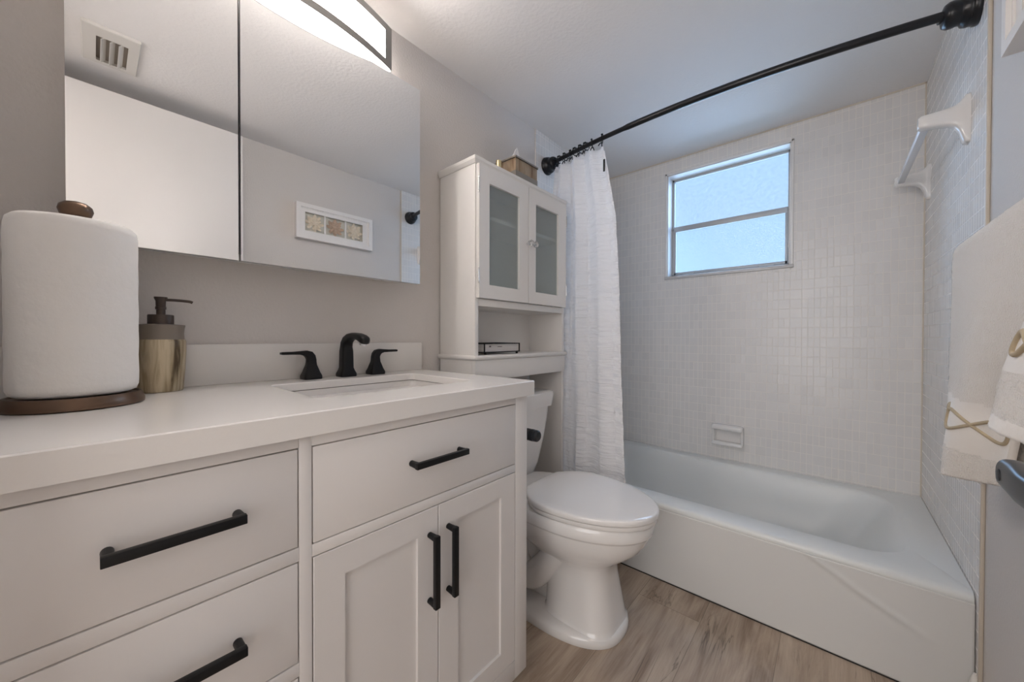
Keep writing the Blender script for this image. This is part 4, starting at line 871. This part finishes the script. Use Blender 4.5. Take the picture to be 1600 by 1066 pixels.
# ------------------------------------------------------------------ towels on the right wall
tbr = thing('wall_towel_bar', (RW, 0.95, 1.232), 'black towel bar on the right wall hidden beneath the hanging towels', 'towel bar')
bm = bmesh.new(); cyl(bm, (1.462, 0.50, 1.228), (1.462, 1.235, 1.228), 0.008, 16); link('bar', bm, M_BLK, tbr)
for yy in (0.505, 1.220):
    bm = bmesh.new(); lathe(bm, (RW, yy, 1.228), [(0.022, 0), (0.022, -0.008), (0.009, -0.012), (0.009, -0.070), (0.011, -0.078), (0.0, -0.080)], 24, 'x'); fixn(bm); link('post', bm, M_BLK, tbr)
def towel(name, label, cat, yl, yr, zf, zb, xc, front_x, fold_amp, seed, thick, band_z, origin, tilt=0.0, rbar=0.016):
    """sheet draped over the bar. yl/yr(t): far/near edge over drop t (0 top .. 1 hem); front_x(s,t)"""
    th = thing(name, origin, label, cat)
    def P(s, q):
        # q in [-1,1]: -1 back hem, 0 over the bar, 1 front hem
        t = abs(q); y = lerp(pw(yl, t if q > 0 else t * 0.3), pw(yr, t if q > 0 else t * 0.3), s)
        R = rbar + thick
        if t < 0.06:
            a = q / 0.06 * (math.pi / 2); x = xc - R * math.sin(a); z = 1.228 + R * math.cos(a)
        else:
            tt = (t - 0.06) / 0.94; sg = 1 if q > 0 else -1
            x = xc - sg * R; zend = (zf + tilt * (s)) if q > 0 else zb; z = lerp(1.228, zend, tt)
            if q > 0:
                x += front_x(s, tt)
                x += fold_amp * tt ** 0.7 * math.sin(s * 7.5 + seed + 0.8 * tt) + 0.006 * tt * noise.noise(Vector((s * 4, tt * 3, seed)))
            else: x = min(x, RW - 0.007)
        return Vector((x, y, z))
    segs = (('cloth', -1.0, 1.0, M_TERRY),)
    NU, NV = 60, 170; bm = bmesh.new(); vv = []
    for i in range(NU + 1):
        row = []
        for j in range(NV + 1):
            s, q = i / NU, -1 + 2 * j / NV; p = P(s, q)
            if not (q > 0 and band_z[0] - 0.004 < p.z < band_z[1] + 0.004): p += Vector((0.0022 * noise.noise(Vector((s * 90, q * 190, seed))), 0, 0))
            row.append(bm.verts.new(p))
        vv.append(row)
    for i in range(NU):
        for j in range(NV):
            f = bm.faces.new((vv[i][j], vv[i][j + 1], vv[i + 1][j + 1], vv[i + 1][j]))
            q = -1 + 2 * (j + 0.5) / NV; z = f.calc_center_median().z
            if q > 0 and (band_z[0] < z < band_z[1] or z < zf + 0.022): f.material_index = 1
    o = link('cloth', bm, None, th, smooth=80, mats=[M_TERRY, M_SATIN]); solid(o, thick, 0.0)
    return th, P, thick
def qz(P, s, z):
    lo, hi = 0.07, 1.0
    for _ in range(30):
        m_ = (lo + hi) / 2
        if P(s, m_).z > z: lo = m_
        else: hi = m_
    return lo
def loops(th, P, thick, items):
    """figure-eight and ring embroidery following the cloth"""
    for sc, zc, sw, hz, eight in items:
        bm = bmesh.new(); pts = []
        for k in range(65):
            a = 2 * math.pi * k / 64
            ds, dz = (sw * math.sin(a), hz * math.sin(2 * a)) if eight else (sw * math.sin(a), hz * math.cos(a))
            s, z = sc + ds, zc + dz
            p = P(max(0, min(1, s)), qz(P, max(0, min(1, s)), z)); p.z = z; p.x -= thick / 2 + 0.0012; pts.append(p)
        tube(bm, pts, 0.0034, 8, cap=False); link('embroidery', bm, M_GOLD, th, smooth=60)
bt, BP, bth = towel('bath_towel', 'large cream terry bath towel with gold embroidery hanging beside the tiled wall', 'towel',
    [(0, 1.235), (0.1, 1.262), (0.5, 1.285), (1, 1.305)], [(0, 0.60), (0.3, 0.72), (0.7, 0.95), (1, 1.05)], 0.700, 0.74, 1.462,
    lambda s, t: lerp(-0.016, 0.030, s) * t, 0.017, 1.0, 0.010, (0.795, 0.905), (1.46, 0.95, 0.70), tilt=0.055)
loops(bt, BP, bth, [(0.16, 0.868, 0.11, 0.015, False), (0.60, 0.858, 0.30, 0.022, True)])
ht, HP, hth = towel('hand_towel', 'smaller cream hand towel draped over the near end of the bath towel', 'towel',
    [(0, 0.60), (0.52, 0.684), (0.74, 0.748), (1, 0.811)], [(0, 0.42), (0.5, 0.45), (1, 0.50)], 0.905, 0.98, 1.462,
    lambda s, t: -0.012 * t, 0.004, 2.5, 0.012, (0.99, 1.07), (1.45, 0.65, 0.90), rbar=0.036)
loops(ht, HP, hth, [(0.25, 1.028, 0.20, 0.015, True)])

# ------------------------------------------------------------------ shadow-box picture on the right wall
FY0, FY1, FZ0, FZ1 = 0.747, 1.237, 1.648, 1.866; FXw, FXf = RW - 0.0005, W - 0.030
pf = thing('shadow_box_picture', (RW, 0.992, 1.757), 'white framed shadow box with three dried flowers on the right wall', 'picture frame')
def yz_frame(name, y0, y1, z0, z1, b_, xa, xb, mat, parent, bz=None):
    bz = bz or b_; bm = bmesh.new()
    o = [(y0, z0), (y1, z0), (y1, z1), (y0, z1)]; i2 = [(y0 + b_, z0 + bz), (y1 - b_, z0 + bz), (y1 - b_, z1 - bz), (y0 + b_, z1 - bz)]
    vs = loft(bm, [[(xa, *p) for p in o], [(xb, *p) for p in o], [(xb, *p) for p in i2], [(xa, *p) for p in i2]], False, False)
    for k in range(4): bm.faces.new((vs[0][k], vs[0][(k + 1) % 4], vs[3][(k + 1) % 4], vs[3][k]))
    fixn(bm); return link(name, bm, mat, parent, smooth=25)
yz_frame('outer_frame', FY0, FY1, FZ0, FZ1, 0.024, FXw, FXf, M_TRIM, pf)
yz_frame('inner_bevel', FY0 + 0.024, FY1 - 0.024, FZ0 + 0.024, FZ1 - 0.024, 0.006, FXw, FXf + 0.008, M_CREAMFL if False else M_TRIM, pf)
nbox('backing', (FXw - 0.004, FY0 + 0.02, FZ0 + 0.02), (FXw, FY1 - 0.02, FZ1 - 0.02), M_LINEN, pf)
cells = [(0.800, 0.914), (0.924, 1.048), (1.058, 1.172)]
bm = bmesh.new(); x0_, x1_ = FXf + 0.012, FXf + 0.015; zc0, zc1 = FZ0 + 0.052, FZ1 - 0.050
box(bm, (x0_, FY0 + 0.028, FZ0 + 0.028), (x1_, FY1 - 0.028, zc0)); box(bm, (x0_, FY0 + 0.028, zc1), (x1_, FY1 - 0.028, FZ1 - 0.028))
for a, b_ in ((FY0 + 0.028, cells[0][0]), (cells[0][1], cells[1][0]), (cells[1][1], cells[2][0]), (cells[2][1], FY1 - 0.028)): box(bm, (x0_, a, zc0), (x1_, b_, zc1))
link('mat_board', bm, M_TRIM, pf)
random.seed(8)
for (a, b_), mt, tight in zip(cells, (M_CREAMFL, M_TANFL, M_CREAMFL), (0, 0, 0)):
    cy, cz = (a + b_) / 2, (zc0 + zc1) / 2; bm = bmesh.new()
    for ring_, (rad, npet, lift, sz) in enumerate(((0.034, 8, 0.002, 0.019), (0.024, 7, 0.008, 0.015), (0.013, 6, 0.013, 0.011), (0.004, 3, 0.017, 0.006))):
        for k in range(npet):
            ang = 2 * math.pi * k / npet + ring_ * 0.4 + random.uniform(-0.1, 0.1)
            b2 = bmesh.new(); bmesh.ops.create_uvsphere(b2, u_segments=10, v_segments=6, radius=1.0)
            wdt = 1.5 if tight else 0.75; ln = 0.7 if tight else 1.25
            for v in b2.verts:
                u_, w_2, h_ = v.co.x * sz * ln, v.co.y * sz * wdt * 0.8, v.co.z * 0.0016
                h_ += 0.35 * max(0, u_) + (u_ ** 2) * 12
                rr_ = rad + u_; v.co = Vector((FXw - 0.005 - lift * 0.8 - h_, cy + rr_ * math.cos(ang) - w_2 * math.sin(ang), cz + rr_ * math.sin(ang) + w_2 * math.cos(ang)))
            merge(bm, b2)
    for v in bm.verts: v.co.x = max(v.co.x, FXf + 0.004)
    fixn(bm); link('dried_flower', bm, mt, pf, smooth=60)

# ------------------------------------------------------------------ ceiling vent
vt = thing('ceiling_vent', (1.155, -0.022, H), 'white square exhaust vent cover with louvres on the ceiling, seen in the mirror', 'vent')
vx0, vx1, vy0, vy1 = 1.022, 1.290, -0.099, 0.054
bm = bmesh.new(); hx0, hx1, hy0, hy1 = 1.085, 1.262, -0.062, 0.022
o = rrect(vx0, vx1, vy0, vy1, H, 0.004, 3)
rings = [o, rrect(vx0, vx1, vy0, vy1, H - 0.008, 0.004, 3), rrect(vx0 + 0.003, vx1 - 0.003, vy0 + 0.003, vy1 - 0.003, H - 0.011, 0.004, 3), rrect(hx0, hx1, hy0, hy1, H - 0.011, 0.003, 3), rrect(hx0, hx1, hy0, hy1, H - 0.001, 0.003, 3)]
loft(bm, rings, False, False); fixn(bm); link('cover', bm, M_GRILL, vt, smooth=30)
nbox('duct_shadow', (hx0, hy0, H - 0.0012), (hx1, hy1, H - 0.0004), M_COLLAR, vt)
for k in range(3):
    yy = lerp(hy0, hy1, (k + 0.8) / 3.6); bm = bmesh.new()
    b2 = bmesh.new(); bmesh.ops.create_cube(b2, size=1.0)
    for v in b2.verts: v.co = Vector(((hx0 + hx1) / 2 + v.co.x * (hx1 - hx0), yy + v.co.y * 0.0018 + v.co.z * 0.013, H - 0.011 + v.co.z * 0.013))
    merge(bm, b2); link('louvre', bm, M_GRILL, vt)
